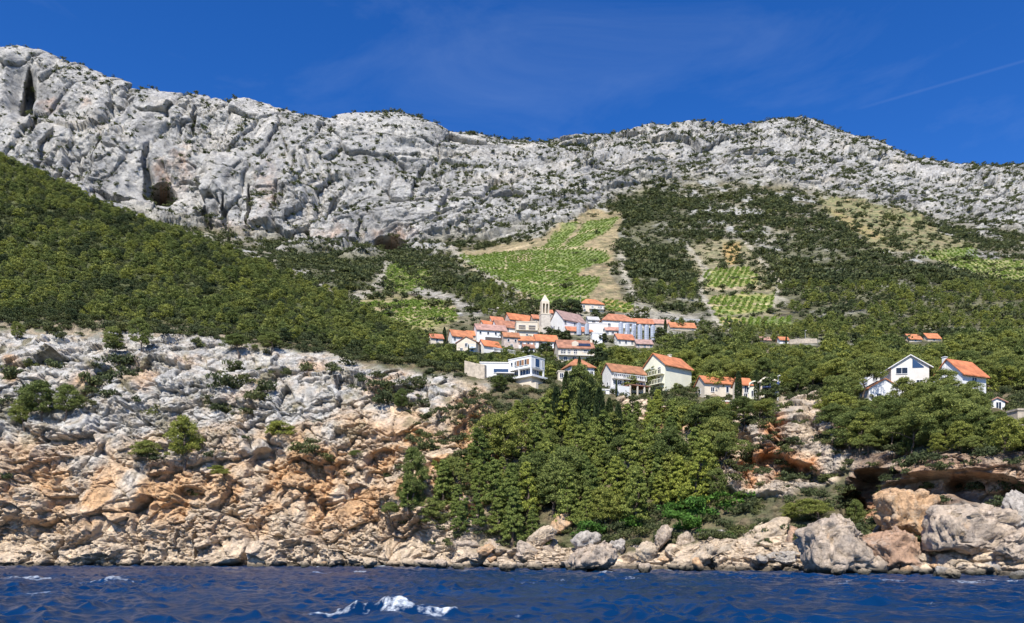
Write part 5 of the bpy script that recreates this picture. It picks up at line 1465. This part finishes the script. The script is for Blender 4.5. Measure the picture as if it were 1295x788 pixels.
PINES = {}                      # style -> list of (trunk mesh, crown mesh, height, width)
for style, hs_, w_, per, ncl, ln, mat in (('round', 8.0, 6.6, 110, 84, 0.36, M_PINE), ('cone', 9.5, 4.9, 84, 120, 0.38, M_YOUNG), ('flat', 8.0, 8.0, 170, 46, 0.36, M_PINE)):
    L = []
    for s in range(5 if style != 'flat' else 4):
        tb, v, f = make_tree(100 + s * 7 + len(style), hs_, w_, style, per, ncl, ln)
        L.append((tb.mesh('trunk', M_BARK), mesh_np('crown', v, f, mat), hs_, w_))
    PINES[style] = L
PINES['oak'] = []
for s in range(3):
    tb, v, f = make_tree(340 + s, 5.0, 5.2, 'round', 70, 34, 0.5)
    PINES['oak'].append((tb.mesh('trunk', M_BARK), mesh_np('crown', v, f, M_OAK), 5.0, 5.2))
FARPINE = []
for s in range(5):
    tb, v, f = make_tree(300 + s, 6.0, 5.6, 'round', 26, 36, 0.66)
    FARPINE.append(mesh_np('far_crown', v, f, M_PINE))
for s in range(3):
    tb, v, f = make_tree(320 + s, 5.0, 5.4, 'round', 30, 30, 0.6)
    FARPINE.append(mesh_np('far_oak_crown', v, f, M_OAK))
BUSH = [mesh_np('bush_crown', *make_bush(400 + s, 1.7, 2.2, 330, 0.34), M_SCRUB) for s in range(5)]
FARBUSH = [mesh_np('far_bush_crown', *make_bush(430 + s, 2.6, 3.4, 90, 1.0), M_SCRUB) for s in range(4)]
BROAD = [mesh_np('broad_crown', *make_bush(460 + s, 3.0, 4.2, 900, 0.42), M_BROAD) for s in range(3)]
VINE = [mesh_np('vine_crown', *make_bush(480 + s, 1.2, 1.9, 45, 0.8), M_VINE) for s in range(3)]
rng = np.random.default_rng(5)
CYP = []
for s in range(3):
    k = 1500
    z = rng.uniform(0.03, 1, k) ** 0.9
    R = (0.5 * np.sin(np.pi * np.clip(0.12 + 0.88 * z, 0, 1)) ** 0.55) * (0.82 + 0.2 * rng.random(k))
    az = rng.uniform(0, 6.28, k)
    c = np.stack([np.cos(az) * R * 1.7, np.sin(az) * R * 1.7, z * 8.5], 1)
    dv = np.stack([np.cos(az) * 0.5, np.sin(az) * 0.5, np.full(k, 1.1)], 1) + 0.25 * rng.normal(size=(k, 3))
    tb = MB(); tb.tube([(0, 0, -0.6), (0, 0, 3), (0, 0, 7.4)], [0.16, 0.12, 0.03])
    CYP.append((tb.mesh('trunk', M_BARK), mesh_np('crown', *cards(rng, c, dv, 0.55, 0.22), M_DARK), 8.5, 1.75))


def add_tree(name, protos, loc, h, wfac, label, cat, group):
    """a tree of its own: trunk and crown under an Empty at its foot"""
    tm, cm, ph, pw = protos[RNG.integers(len(protos))]
    e = empty(name, loc, RNG.uniform(0, 6.28))
    s = h / ph
    e.scale = (s * wfac, s * wfac, s)
    tag(e, label, cat, group)
    link('trunk', tm, e); link('crown', cm, e)
    return e


def scatter(name, protos, pts, scl, label, cat, kind='stuff', squash=None, drift=None):
    """what nobody could count: one object whose points carry plants through geometry nodes"""
    n = len(pts)
    me = bpy.data.meshes.new(name)
    me.vertices.add(n)
    me.vertices.foreach_set('co', np.asarray(pts, np.float32).ravel())
    a = me.attributes.new('scl', 'FLOAT_VECTOR', 'POINT')
    sv_ = np.asarray(scl, np.float32)
    if sv_.ndim == 1: sv_ = np.stack([sv_, sv_, sv_ * (1 if squash is None else squash)], 1)
    a.data.foreach_set('vector', sv_.ravel())
    a = me.attributes.new('turn', 'FLOAT_VECTOR', 'POINT')
    tv = np.zeros((n, 3), np.float32); tv[:, 2] = RNG.uniform(0, 6.28, n)
    a.data.foreach_set('vector', tv.ravel())
    a = me.attributes.new('sort', 'INT', 'POINT')
    so_ = RNG.integers(0, len(protos), n)
    if drift:                                    # species stand in drifts: the last kinds where the noise is high
        hi = fbm(np.asarray(pts, np.float32) / 26, 3, 911) + RNG.normal(0, 0.22, n) > 0.30
        so_ = np.where(hi, drift + RNG.integers(0, len(protos) - drift, n), RNG.integers(0, drift, n))
    a.data.foreach_set('value', so_.astype(np.int32))
    o = link(name, me)
    ng = bpy.data.node_groups.new(name, 'GeometryNodeTree')
    ng.interface.new_socket('Geometry', in_out='INPUT', socket_type='NodeSocketGeometry')
    ng.interface.new_socket('Geometry', in_out='OUTPUT', socket_type='NodeSocketGeometry')
    gi = ng.nodes.new('NodeGroupInput'); go = ng.nodes.new('NodeGroupOutput')
    j = ng.nodes.new('GeometryNodeJoinGeometry')
    def attr(nm, t):
        q = ng.nodes.new('GeometryNodeInputNamedAttribute'); q.data_type = t; q.inputs['Name'].default_value = nm
        return next(s for s in q.outputs if s.enabled and s.name == 'Attribute')
    for i, pm in enumerate(protos):
        src = bpy.data.objects.new(pm.name, pm)           # never linked to the scene: only a source of shape
        oi = ng.nodes.new('GeometryNodeObjectInfo'); oi.inputs['Object'].default_value = src
        ip = ng.nodes.new('GeometryNodeInstanceOnPoints')
        cmp_ = ng.nodes.new('FunctionNodeCompare'); cmp_.data_type = 'INT'; cmp_.operation = 'EQUAL'
        ins = [s for s in cmp_.inputs if s.enabled]
        ng.links.new(attr('sort', 'INT'), ins[0]); ins[1].default_value = i
        ng.links.new(gi.outputs[0], ip.inputs['Points'])
        ng.links.new(cmp_.outputs[0], ip.inputs['Selection'])
        ng.links.new(oi.outputs['Geometry'], ip.inputs['Instance'])
        ng.links.new(attr('turn', 'FLOAT_VECTOR'), ip.inputs['Rotation'])
        ng.links.new(attr('scl', 'FLOAT_VECTOR'), ip.inputs['Scale'])
        ng.links.new(ip.outputs[0], j.inputs[0])
    ng.links.new(j.outputs[0], go.inputs[0])
    md = o.modifiers.new('plants', 'NODES'); md.node_group = ng
    tag(o, label, cat, kind=kind)
    return o


def sample(P, weight, count, spacing, rng):
    """pick grid points with probability area x weight, no two nearer than spacing (an array or number, metres)"""
    e1 = np.linalg.norm(np.gradient(P, axis=1), axis=-1); e2 = np.linalg.norm(np.gradient(P, axis=0), axis=-1)
    wgt = (e1 * e2 * weight).ravel()
    cand = rng.choice(len(wgt), size=count, p=wgt / wgt.sum())
    Pf = P.reshape(-1, 3)
    sp = np.broadcast_to(spacing, P.shape[:2]).ravel()
    cell = float(np.max(sp[cand])); grid = {}; keep = []
    for c in cand:
        x, y, z = Pf[c]; s = sp[c]; k = (int(x // cell), int(y // cell)); ok = True
        for a in (-1, 0, 1):
            for b in (-1, 0, 1):
                for (x2, y2) in grid.get((k[0] + a, k[1] + b), ()):
                    if (x - x2) ** 2 + (y - y2) ** 2 < s * s: ok = False; break
                if not ok: break
            if not ok: break
        if ok:
            grid.setdefault(k, []).append((x, y)); keep.append(c)
    return np.array(keep)


def blocked(px_, base, top, wpx, d):
    """would a plant in this place hide a house that the photograph shows?"""
    for (x0, y0, x1, y1, hd) in CLEAR:
        if d < hd + 2 and px_ + 0.4 * wpx > x0 and px_ - 0.4 * wpx < x1 and top < y1 and base > y0:
            return True
    return False


# ---- pines of the coast: the 300 that show largest stand alone, the rest are forest --------
rng = np.random.default_rng(11)
cpx = np.broadcast_to(cx_[None, :], COAST.shape[:2])
cpy = COAST_PYb
slope_poly = [(518, 640), (535, 610), (590, 600), (625, 585), (640, 540), (700, 515), (760, 520), (800, 525), (850, 530), (915, 548), (925, 575), (925, 610), (910, 640), (850, 655), (780, 668), (720, 672), (640, 690), (560, 688), (525, 680)]
head_poly = [(1040, 515), (1100, 500), (1200, 512), (1300, 520), (1640, 520), (1640, 565), (1290, 572), (1200, 565), (1130, 565), (1085, 560), (1070, 590), (1050, 560)]
mid_poly = [(890, 512), (985, 514), (975, 536), (890, 548)]
low_poly = [(985, 625), (1050, 610), (1075, 620), (1085, 665), (1060, 640), (1000, 645)]
wt = np.zeros(COAST.shape[:2])
wt[in_poly(cpx, cpy, slope_poly)] = 1.0
wt[in_poly(cpx, cpy, head_poly)] = 0.9
wt[in_poly(cpx, cpy, mid_poly)] = 0.9
bench = (cpy < np.interp(cx_, xk, cl['top'][0])[None, :] - 4 + 16 * fbm(COAST / 10, 3, 615))
left = cpx < 640
wt[bench & left] = 1.6
wt[bench & ~left & (cpx > 690) & (cpy < 500)] = 0.8
wt[bench & ~left & (cpx <= 690) & (cpy < 470)] = 0.8
hillgap = np.clip(0.6 + 2.2 * fbm(COAST / 12, 4, 611), 0.2, 1)
wt[bench & left] *= hillgap[bench & left]
wt[-22:] *= 0.2
wt *= (1 - 0.85 * COAST_ROCKY * (cpx < 1070))
spc = np.where(left & bench, 2.9, np.where(bench, 3.9, 2.9))
keep = sample(COAST, wt, 30000, spc, rng)
Pf = COAST.reshape(-1, 3); bpx = cpx.ravel(); bpy_ = cpy.ravel()
TOPX = [520, 560, 600, 612, 640, 690, 700, 715, 750, 765, 790, 815, 830, 872, 885, 930, 960, 975, 985, 1060, 1090, 1108, 1125, 1140, 1150, 1185, 1198, 1215, 1230, 1262, 1270, 1290, 1640]
TOPY = [590, 580, 560, 515, 508, 505, 480, 470, 465, 508, 512, 500, 488, 502, 512, 516, 492, 475, 462, 458, 470, 466, 488, 474, 456, 462, 480, 488, 486, 492, 510, 515, 500]
trees = []
for c in keep:
    q = Pf[c]; x_ = CX + q[0] / q[1] * F; yb = HY - (q[2] - CAMZ) / q[1] * F; d_ = q[1]
    front = bpy_[c] > 505 or (bpx[c] > 1030 and bpy_[c] > 505)
    on_left = bpx[c] < 640 and bench.ravel()[c]
    if on_left: h, wf, st = rng.uniform(1.9, 5.2), rng.uniform(0.9, 1.35), 'round'
    elif bpx[c] < 905 and front: h, wf, st = rng.uniform(6.5, 11.5), rng.uniform(0.95, 1.3), ('cone' if rng.random() < 0.8 else 'round')
    elif front: h, wf, st = rng.uniform(6.0, 10.5), rng.uniform(1.0, 1.3), ('flat' if rng.random() < 0.5 else 'round')
    else: h, wf, st = rng.uniform(4.5, 7.5), rng.uniform(1.0, 1.25), ('flat' if rng.random() < 0.45 else 'round')
    if front and x_ > 515:
        lim = np.interp(x_, TOPX, TOPY) + rng.uniform(-6, 10)
        h = min(h, (yb - lim) * d_ / F)
        if h < 2.2: continue
    ratio = PINES[st][0][3] / PINES[st][0][2]
    for _ in range(3):
        if blocked(x_, yb, yb - h / d_ * F, h * ratio * wf / d_ * F, d_): h *= 0.7
    if h < 2.0 or blocked(x_, yb, yb - h / d_ * F, h * ratio * wf / d_ * F, d_): continue
    inside = -10 < x_ < 1305 and 0 < yb - h / d_ * F < 788
    trees.append((h / d_ if inside else 0, x_, yb, q, h, wf, st, on_left, front))
trees.sort(key=lambda t: -t[0])


def where_pine(x_, yb, st, on_left, front, h):
    """the words that lead to a pine: its stand and what it grows beside"""
    look = {'cone': 'bright green young pine with a pointed crown', 'round': 'rounded olive green pine', 'flat': 'spreading flat topped green pine'}[st]
    if on_left: return look + ' in the wood above the grey sea cliff', 'pines above the sea cliff'
    if front and x_ < 600: return look + ' at the cliff edge of the wooded slope', 'pines beside the sea cliff'
    if front and x_ < 700: return look + ' on the slope below the flat roofed villa', 'pines below the flat roofed villa'
    if front and x_ < 800: return look + ' on the slope below the balcony guesthouse', 'pines below the guesthouse'
    if front and x_ < 905: return look + ' on the slope below the tall cream house', 'pines below the tall cream house'
    if front and x_ < 1040: return look + ' on the rust red crag below the villas', 'pines on the rust red crag'
    if front and x_ < 1150: return look + ' on the headland left of the cave', 'pines on the headland'
    if front: return look + ' on top of the low sea cliff', 'pines on the low sea cliff'
    if x_ < 760: return look + ' between the village and the flat roofed villa', 'pines below the village'
    if x_ < 900: return look + ' behind the guesthouse and tall cream house', 'pines behind the guesthouse'
    if x_ < 1090: return look + ' in the wood behind the villas', 'pines behind the villas'
    return look + ' around the white houses on the headland', 'pines around the headland houses'


n_single = 0
rest_p, rest_s = [], []
for (app, x_, yb, q, h, wf, st, on_left, front) in trees:
    if n_single < 254 and app > 0 and not on_left:
        lab, grp = where_pine(x_, yb, st, on_left, front, h)
        add_tree('pine_tree', PINES[st], (q[0], q[1], q[2] - 0.15), h, wf, lab, 'pine tree', grp)
        n_single += 1
    else:
        rest_p.append((q[0], q[1], q[2] - 0.5)); rest_s.append((h / 6.0 * wf * 1.06, h / 6.0 * wf * 1.06, h / 6.0))
scatter('pine_forest', FARPINE, rest_p, rest_s, 'dense pine and holm oak wood covering the near hillside', 'forest', drift=5)

# pines that stand out on the bare cliff: (px, foot row, height px, width factor, style, words)
for (x_, y_, hp, wf, st, lab) in [
        (60, 532, 52, 1.15, 'round', 'dark bushy pine growing mid cliff, largest of the three close together'), (92, 528, 44, 1.1, 'round', 'bushy pine on the grey cliff, right of the largest dark one'), (30, 545, 46, 1.0, 'round', 'bushy pine on the grey cliff, left of the largest dark one'),
        (240, 588, 64, 0.95, 'round', 'tall lone pine standing on the orange and grey cliff'), (200, 592, 36, 1.3, 'flat', 'low spreading pine beside the tall lone cliff pine'), (348, 568, 36, 1.35, 'flat', 'broad low pine above the orange hollow of the cliff'),
        (150, 446, 34, 1.1, 'round', 'small pine on the cliff edge, left of a pair'), (185, 444, 42, 0.85, 'round', 'small pine on the cliff edge, right of a pair'), (24, 430, 24, 1.1, 'round', 'dark little pine on the cliff edge beside pale grey slabs'),
        (300, 452, 30, 1.5, 'flat', 'flat pine leaning over the grey cliff edge'), (345, 446, 26, 1.3, 'flat', 'flat topped pine at the cliff edge right of the leaning one'), (507, 660, 26, 1.1, 'flat', 'little pine on the lip of the smooth tan slab'),
        (535, 640, 76, 0.7, 'round', 'dark narrow pine at the left edge of the wooded slope'), (520, 640, 34, 0.9, 'round', 'grey green small pine by the dark narrow one'), (508, 520, 30, 0.9, 'round', 'green small pine in a hollow of the upper cliff'),
        (450, 582, 14, 1.5, 'flat', 'tiny flat pine on the orange wall'), (290, 610, 22, 1.3, 'flat', 'small flat pine on the orange rocks'), (735, 545, 85, 0.75, 'round', 'tall dark pine in the gap below the guesthouse'),
        (1040, 668, 40, 1.4, 'flat', 'bright flat pine on top of the pale wedge boulder'), (1000, 660, 26, 1.4, 'round', 'bright green bushy pine behind the brown boulder'), (1080, 672, 42, 0.8, 'round', 'dark evergreen in the mouth of the red cave'),
        (1150, 494, 48, 1.1, 'round', 'round dense pine before the white houses of the headland'), (1092, 506, 56, 1.0, 'flat', 'umbrella pine leaning in front of the white stepped house'), (630, 494, 20, 1.6, 'round', 'bright rounded bushy pine under the villa terrace')]:
    q, sh = ground(x_, y_, 'cliff')
    add_tree('pine_tree', PINES[st], (q.x, q.y, q.z - 0.25), hp * q.y / F, wf, lab, 'pine tree', 'pines standing out')

for x_, y_, hp, st, lab in [(1116, 520, 22, 'round', 'low rounded pine hiding the foot of the stepped house'), (1141, 520, 44, 'round', 'rounded pine between the stepped house and the gabled house'), (1166, 522, 40, 'round', 'rounded pine hiding the foot of the gabled white house'),
                        (1187, 516, 50, 'round', 'rounded pine in the gap left of the house with chimney'), (1206, 524, 30, 'flat', 'spreading pine before the left corner of the house with chimney'), (1240, 524, 32, 'round', 'rounded pine before the right half of the house with chimney'), (1262, 538, 20, 'flat', 'spreading pine below the small white cottage gable'), (1100, 522, 18, 'round', 'rounded pine left of the stepped house with red roof')]:
    q, sh = ground(x_, y_, 'cliff')
    add_tree('pine_tree', PINES[st], (q.x, q.y, q.z - 0.3), hp * q.y / F, 1.15, lab, 'pine tree', 'pines around the headland houses')
RIM = 'pines along the rim of the low sea cliff'
for i, x_ in enumerate(range(1088, 1306, 13)):
    y_ = 573 + 6 * math.sin(i * 1.9); hp = 40 + 16 * math.sin(i * 2.7 + 1)
    q, sh = ground(x_, y_, 'cliff')
    st = ('round', 'flat')[i % 2]
    add_tree('pine_tree', PINES[st], (q.x, q.y, q.z - 0.3), hp * q.y / F, 1.15, ('rounded' if st == 'round' else 'flat topped') + ' green pine on the rim of the low dark sea cliff', 'pine tree', RIM)
for x_, y_, hp, lab in [(880, 560, 48, 'spreading pine on the crag right of the pine grove'), (893, 546, 40, 'spreading pine below the long low cream house, left of the brick hut'), (908, 548, 46, 'spreading pine directly below the red brick hut'), (926, 546, 36, 'spreading pine below the narrow cream house'),
                        (944, 541, 38, 'spreading pine on the crag below the rounded gable'), (962, 533, 28, 'small spreading pine on the crag below the blue awning'), (918, 566, 34, 'low pine halfway down the rust red crag')]:
    q, sh = ground(x_, y_, 'cliff')
    add_tree('pine_tree', PINES['flat'], (q.x, q.y, q.z - 0.3), hp * q.y / F, 1.1, lab, 'pine tree', 'pines on the rust red crag')

for (x_, y_, hp, wf, lab) in [(562, 436, 22, 1.15, 'dark pointed cypress at the left end of the village'), (733, 480, 30, 0.9, 'dark cypress before the low orange roofed house'), (780, 503, 24, 0.55, 'thin young cypress on the guesthouse terrace, left of two'),
                              (798, 497, 18, 0.5, 'thin young cypress on the guesthouse terrace, right of two'), (934, 513, 44, 1.0, 'dark cypress before the house with the small orange roof'), (956, 508, 40, 1.1, 'dark cypress between the rounded gable and the blue awning'),
                              (842, 425, 22, 0.9, 'dark cypress right of the steel tanks'), (994, 437, 12, 1.0, 'small dark cypress by the far white cottage'), (592, 452, 16, 0.6, 'slim cypress below the cream gable house'), (607, 466, 16, 0.8, 'slim cypress behind the villa garden wall'),
                              (704, 556, 66, 1.25, 'broad dark cypress at the left end of the tall stand below the village'), (738, 560, 76, 1.2, 'broad dark cypress in front of the tall stand below the village'), (758, 556, 66, 1.2, 'broad dark cypress right of centre in the tall stand below the village'),
                              (770, 556, 52, 1.1, 'shorter dark cypress near the right end of the tall stand'), (782, 560, 50, 1.1, 'short dark cypress at the right end of the tall stand'), (692, 552, 44, 1.1, 'short dark cypress left of the tall stand below the village'), (716, 540, 70, 0.95, 'tall dark cypress in the stand below the village, leftmost of three'), (727, 548, 84, 1.0, 'tall dark cypress in the stand below the village, middle of three'), (748, 552, 74, 1.0, 'tall dark cypress in the stand below the village, rightmost of three')]:
    q, sh = ground(x_, y_)
    add_tree('cypress_tree', CYP, (q.x, q.y, q.z - 0.2), hp * q.y / F, wf, lab, 'cypress tree', 'cypresses')

for (x_, y_, hp, wf, lab) in [(702, 399, 20, .9, 'dark tree behind the white gable, leftmost of the row above the church'), (710, 400, 22, .9, 'dark tree in the row above the white gable, beside the narrow tower house'), (722, 400, 23, .95, 'tallest dark tree in the row above the long white house'), (731, 400, 21, .9, 'dark tree at the right end of the row above the long white house'),
                              (692, 430, 16, 1.3, 'bushy dark olive tree just below the bell tower'), (703, 434, 18, 1.3, 'bushy dark tree under the long white house, left of two'), (715, 434, 16, 1.3, 'bushy dark tree under the long white house, right of two'), (752, 404, 13, 1.2, 'dark tree between the hipped cream villa and the winery block'), (763, 433, 12, 1.2, 'little dark tree right of the white cube building'),
                              (633, 430, 11, 1.2, 'little dark tree beside the long white house with faded pink roof'), (667, 452, 15, 1.2, 'dark tree between the lower row and the villa'), (690, 452, 20, 1.3, 'bright olive tree below the wide orange roof at the row end'), (974, 513, 36, 1.0, 'dark bushy tree in front of the blue awning'), (832, 432, 18, 1.1, 'dark tree at the right end of the tank row'), (756, 470, 30, 1.1, 'dark tree between the apartment house and the guesthouse')]:
    q, sh = ground(x_, y_)
    add_tree('oak_tree', PINES['oak'], (q.x, q.y, q.z - 0.2), hp * q.y / F, wf, lab, 'oak tree', 'dark trees of the village')

# broad leaved green bushes at the foot of the slope
for (x_, y_, wp, hp, lab) in [(870, 672, 52, 34, 'lush bright green bush above the pale boulders, lowest of four'), (895, 655, 50, 34, 'lush bright green bush above the pale boulders, broadest of four'), (925, 640, 54, 26, 'lush bright green bush below the rust red crag'),
                              (850, 655, 36, 26, 'lush green bush at the left end of the bright green thicket'), (905, 680, 30, 16, 'yellowish bush on the tan boulder'), (800, 668, 40, 24, 'olive green bush behind the boulders, left of the bright thicket'), (745, 680, 50, 26, 'dark olive bush above the big round boulder')]:
    q, sh = ground(x_, y_, 'cliff')
    o = link('bush', BROAD[RNG.integers(3)]); o.location = (q.x, q.y, q.z - 0.3)
    s = wp * q.y / F / 4.2; o.scale = (s, s, hp * q.y / F / 3.0); o.rotation_euler = (0, 0, RNG.uniform(0, 6.28))
    tag(o, lab, 'bush', 'green bushes at the foot of the slope')

# shrubs of the cliff, each on its own ledge
wt = COAST_ROCKY * (cpx < 640) * (cpy < 640) * np.clip(0.15 + 3.0 * fbm(COAST / 11, 3, 711), 0, 1) * np.clip((655 - cpy) / 130, 0.03, 1)
for (ax, ay, rx, ry) in [(150, 500, 60, 30), (200, 480, 50, 30), (260, 520, 40, 20), (90, 560, 40, 20), (380, 540, 60, 14), (505, 505, 50, 14), (440, 480, 30, 20), (30, 490, 30, 20), (160, 560, 40, 20), (290, 480, 40, 20), (560, 510, 40, 12)]:
    wt *= 1 + 2.5 * ell(cpx, cpy, ax, ay, rx, ry)
wt = np.where((cpx > -40), wt, 0)
keep = sample(COAST, wt, 900, 1.7, rng)[:280]
for c in keep:
    q = Pf[c]; s = rng.uniform(0.7, 2.3) * (1.1 if bpy_[c] < 600 else 0.6)
    o = link('shrub', BUSH[rng.integers(5)]); o.location = (q[0], q[1], q[2] - 0.25); o.scale = (s, s, s * rng.uniform(0.8, 1.25)); o.rotation_euler = (0, 0, rng.uniform(0, 6.28))
    band = 'the grey upper cliff' if bpy_[c] < np.interp(bpx[c], [0, 640], [570, 500]) else 'the orange lower cliff'
    size = 'large dark green' if s > 1.7 else ('olive green' if s > 0.9 else 'small dull green')
    tag(o, f'{size} shrub rooted on a ledge of {band}', 'shrub', 'shrubs on the sea cliff')
# low scrub between the trees and on the crags
wt = (1 - 0.75 * COAST_ROCKY) * ((cpx > 515) & (cpy > 455) & (cpy < 692)) + 0.5 * ((cpx < 640) & bench) + 2.0 * ((cpx < 640) & (cpy < np.interp(cx_, xk, cl['top'][0])[None, :] + 3) & (cpy > np.interp(cx_, xk, cl['top'][0])[None, :] - 40)) + 0.5 * in_poly(cpx, cpy, [(600, 480), (700, 490), (700, 520), (600, 530)]) + 0.06 * in_poly(cpx, cpy, [(905, 505), (1080, 505), (1080, 650), (905, 650)]) + 0.15 * in_poly(cpx, cpy, [(1075, 565), (1300, 570), (1300, 640), (1150, 640)])
keep = sample(COAST, wt, 24000, 1.15, rng)
pp, ss = [], []
for c in keep:
    q = Pf[c]; s = rng.uniform(0.55, 1.5); x_ = CX + q[0] / q[1] * F; yb = HY - (q[2] - CAMZ) / q[1] * F
    if blocked(x_, yb, yb - 1.7 * s / q[1] * F, 2.2 * s / q[1] * F, q[1]): continue
    pp.append(q - np.array([0, 0, 0.3])); ss.append(s)
scatter('undergrowth', BUSH, pp, ss, 'low scrub filling the gaps between trees and rocks along the coast', 'undergrowth')

# ---- mountain: scrub, valley woods, vines --------
mpx = np.broadcast_to(cx_[None, :], MOUNT.shape[:2]); mpy = MOUNT_PYb
mw1 = fbm(MOUNT / 30, 4, 811)
mx_, my_ = mpx + 12 * mw1, mpy + 10 * fbm(MOUNT / 30, 4, 812)
dens = np.zeros(MOUNT.shape[:2])
WOODS = [([(335, 318), (440, 300), (480, 322), (545, 322), (575, 335), (650, 367), (690, 392), (640, 402), (585, 396), (545, 378), (530, 350), (500, 335), (475, 340), (465, 360), (440, 378), (420, 380), (370, 345)], 0.85),
         ([(770, 262), (840, 228), (885, 245), (905, 300), (868, 310), (885, 345), (897, 392), (860, 405), (805, 388), (790, 350), (780, 312), (775, 295)], 1.0),
         ([(880, 245), (960, 238), (1020, 265), (1060, 285), (1110, 318), (1150, 335), (1240, 352), (1300, 368), (1640, 380), (1640, 470), (1000, 470), (990, 420), (1005, 405), (985, 350), (948, 305), (905, 300)], 0.75),
         ([(985, 352), (1040, 315), (1110, 322), (1150, 337), (1240, 354), (1300, 370), (1640, 380), (1640, 470), (1000, 470), (990, 420), (1005, 405)], 1.3),
         ([(1085, 250), (1200, 268), (1300, 300), (1640, 300), (1640, 335), (1295, 325), (1230, 310), (1190, 290), (1120, 264)], 0.6),
         ([(560, 285), (690, 262), (760, 232), (840, 225), (840, 245), (770, 268), (735, 285), (690, 302), (650, 308), (600, 318), (560, 316)], 0.55),
         ([(385, 225), (470, 218), (500, 260), (440, 290), (390, 275)], 0.35), ([(690, 376), (738, 374), (740, 398), (700, 396)], 1.0), ([(855, 402), (960, 415), (1000, 418), (1000, 470), (530, 470), (540, 436), (620, 440), (700, 440), (820, 425)], 0.8),
         ([(255, 265), (330, 290), (400, 315), (440, 330), (400, 340), (330, 310), (240, 285)], 0.8), ([(560, 160), (740, 178), (800, 168), (760, 190), (660, 195), (560, 176)], 0.35)]
for poly, dn in WOODS:
    dens = np.maximum(dens, dn * in_poly(mx_, my_, poly))
rough_rock = MOUNT_ROCK * (0.03 + 0.35 * np.clip(0.15 - MBIG, 0, 1) + 0.75 * np.clip(2.2 * fbm(MOUNT * np.array([1, 1, 1.6]) / 26, 4, 821) - np.interp(mpx, [300, 640], [0.36, 0.03]), 0, 1) * np.clip((mpx - 60) / 480, 0.2, 1.0))
dens = np.maximum(dens * np.clip(0.55 + 1.6 * mw1, 0.06, 1), rough_rock)
dens = np.maximum(dens, (1 - MOUNT_ROCK) * 0.10)
dens *= (1 - 0.97 * np.clip(WORKED, 0, 1))
dens += 0.07 * upland
dens[-24:] *= 0.3
dens[:30] = 0
for pts, wd in [([(574, 318), (610, 345), (650, 366)], 4), ([(786, 322), (790, 350), (805, 385), (835, 398), (870, 403)], 5), ([(868, 312), (895, 345), (882, 360), (893, 382), (908, 408)], 4), ([(530, 368), (575, 380), (600, 395)], 5), ([(490, 335), (480, 358), (462, 375), (450, 372)], 4)]:
    dens *= 1 - near_line(mpx, mpy, pts, wd)
Mf = MOUNT.reshape(-1, 3); mrock = MOUNT_ROCK.ravel()
keep = sample(MOUNT, dens, 90000, np.where(MOUNT_ROCK > 0.5, 3.2, 2.7), rng)
fp, fs, sp_, ss = [], [], [], []
df = dens.ravel()
for c in keep:
    q = Mf[c]; x_ = CX + q[0] / q[1] * F; yb = HY - (q[2] - CAMZ) / q[1] * F
    wood = df[c] > 0.5 and mrock[c] < 0.5
    h = rng.uniform(2.6, 5.8) if wood else 1.5 + 3.2 * rng.random() ** 1.8
    if wood and rng.random() < 0.3: h *= 0.65
    if blocked(x_, yb, yb - h / q[1] * F, h / q[1] * F, q[1]): continue
    if wood and q[1] < 420: fp.append(q - np.array([0, 0, 0.4])); fs.append(h / 6.0 * rng.uniform(0.9, 1.2))
    else: sp_.append(q - np.array([0, 0, 0.5])); ss.append(h / 2.6 * rng.uniform(0.9, 1.2))
scatter('valley_wood', FARPINE, fp, fs, 'pines and bushes of the valley floor around the village', 'forest', drift=5)
scatter('scrub', FARBUSH, sp_, ss, 'dark green scrub dotted over the rocky mountain side', 'scrub', squash=0.85)
# vines in rows along the slope
rowphase = (MOUNT[..., 0] * 0.93 - 0.36 * MOUNT[..., 1]) / 3.0          # rows run up the slope
onrow = np.abs(rowphase - np.round(rowphase)) < 0.20
wt = VINES * onrow * np.clip(0.75 + 1.4 * fbm(MOUNT / 9, 3, 831), 0.03, 1)
keep = sample(MOUNT, wt, 30000, 1.05, rng)
scatter('vines', VINE, Mf[keep] - np.array([0, 0, 0.1]), rng.uniform(0.6, 0.95, len(keep)), 'rows of green vines planted on the terraced plots', 'vines')
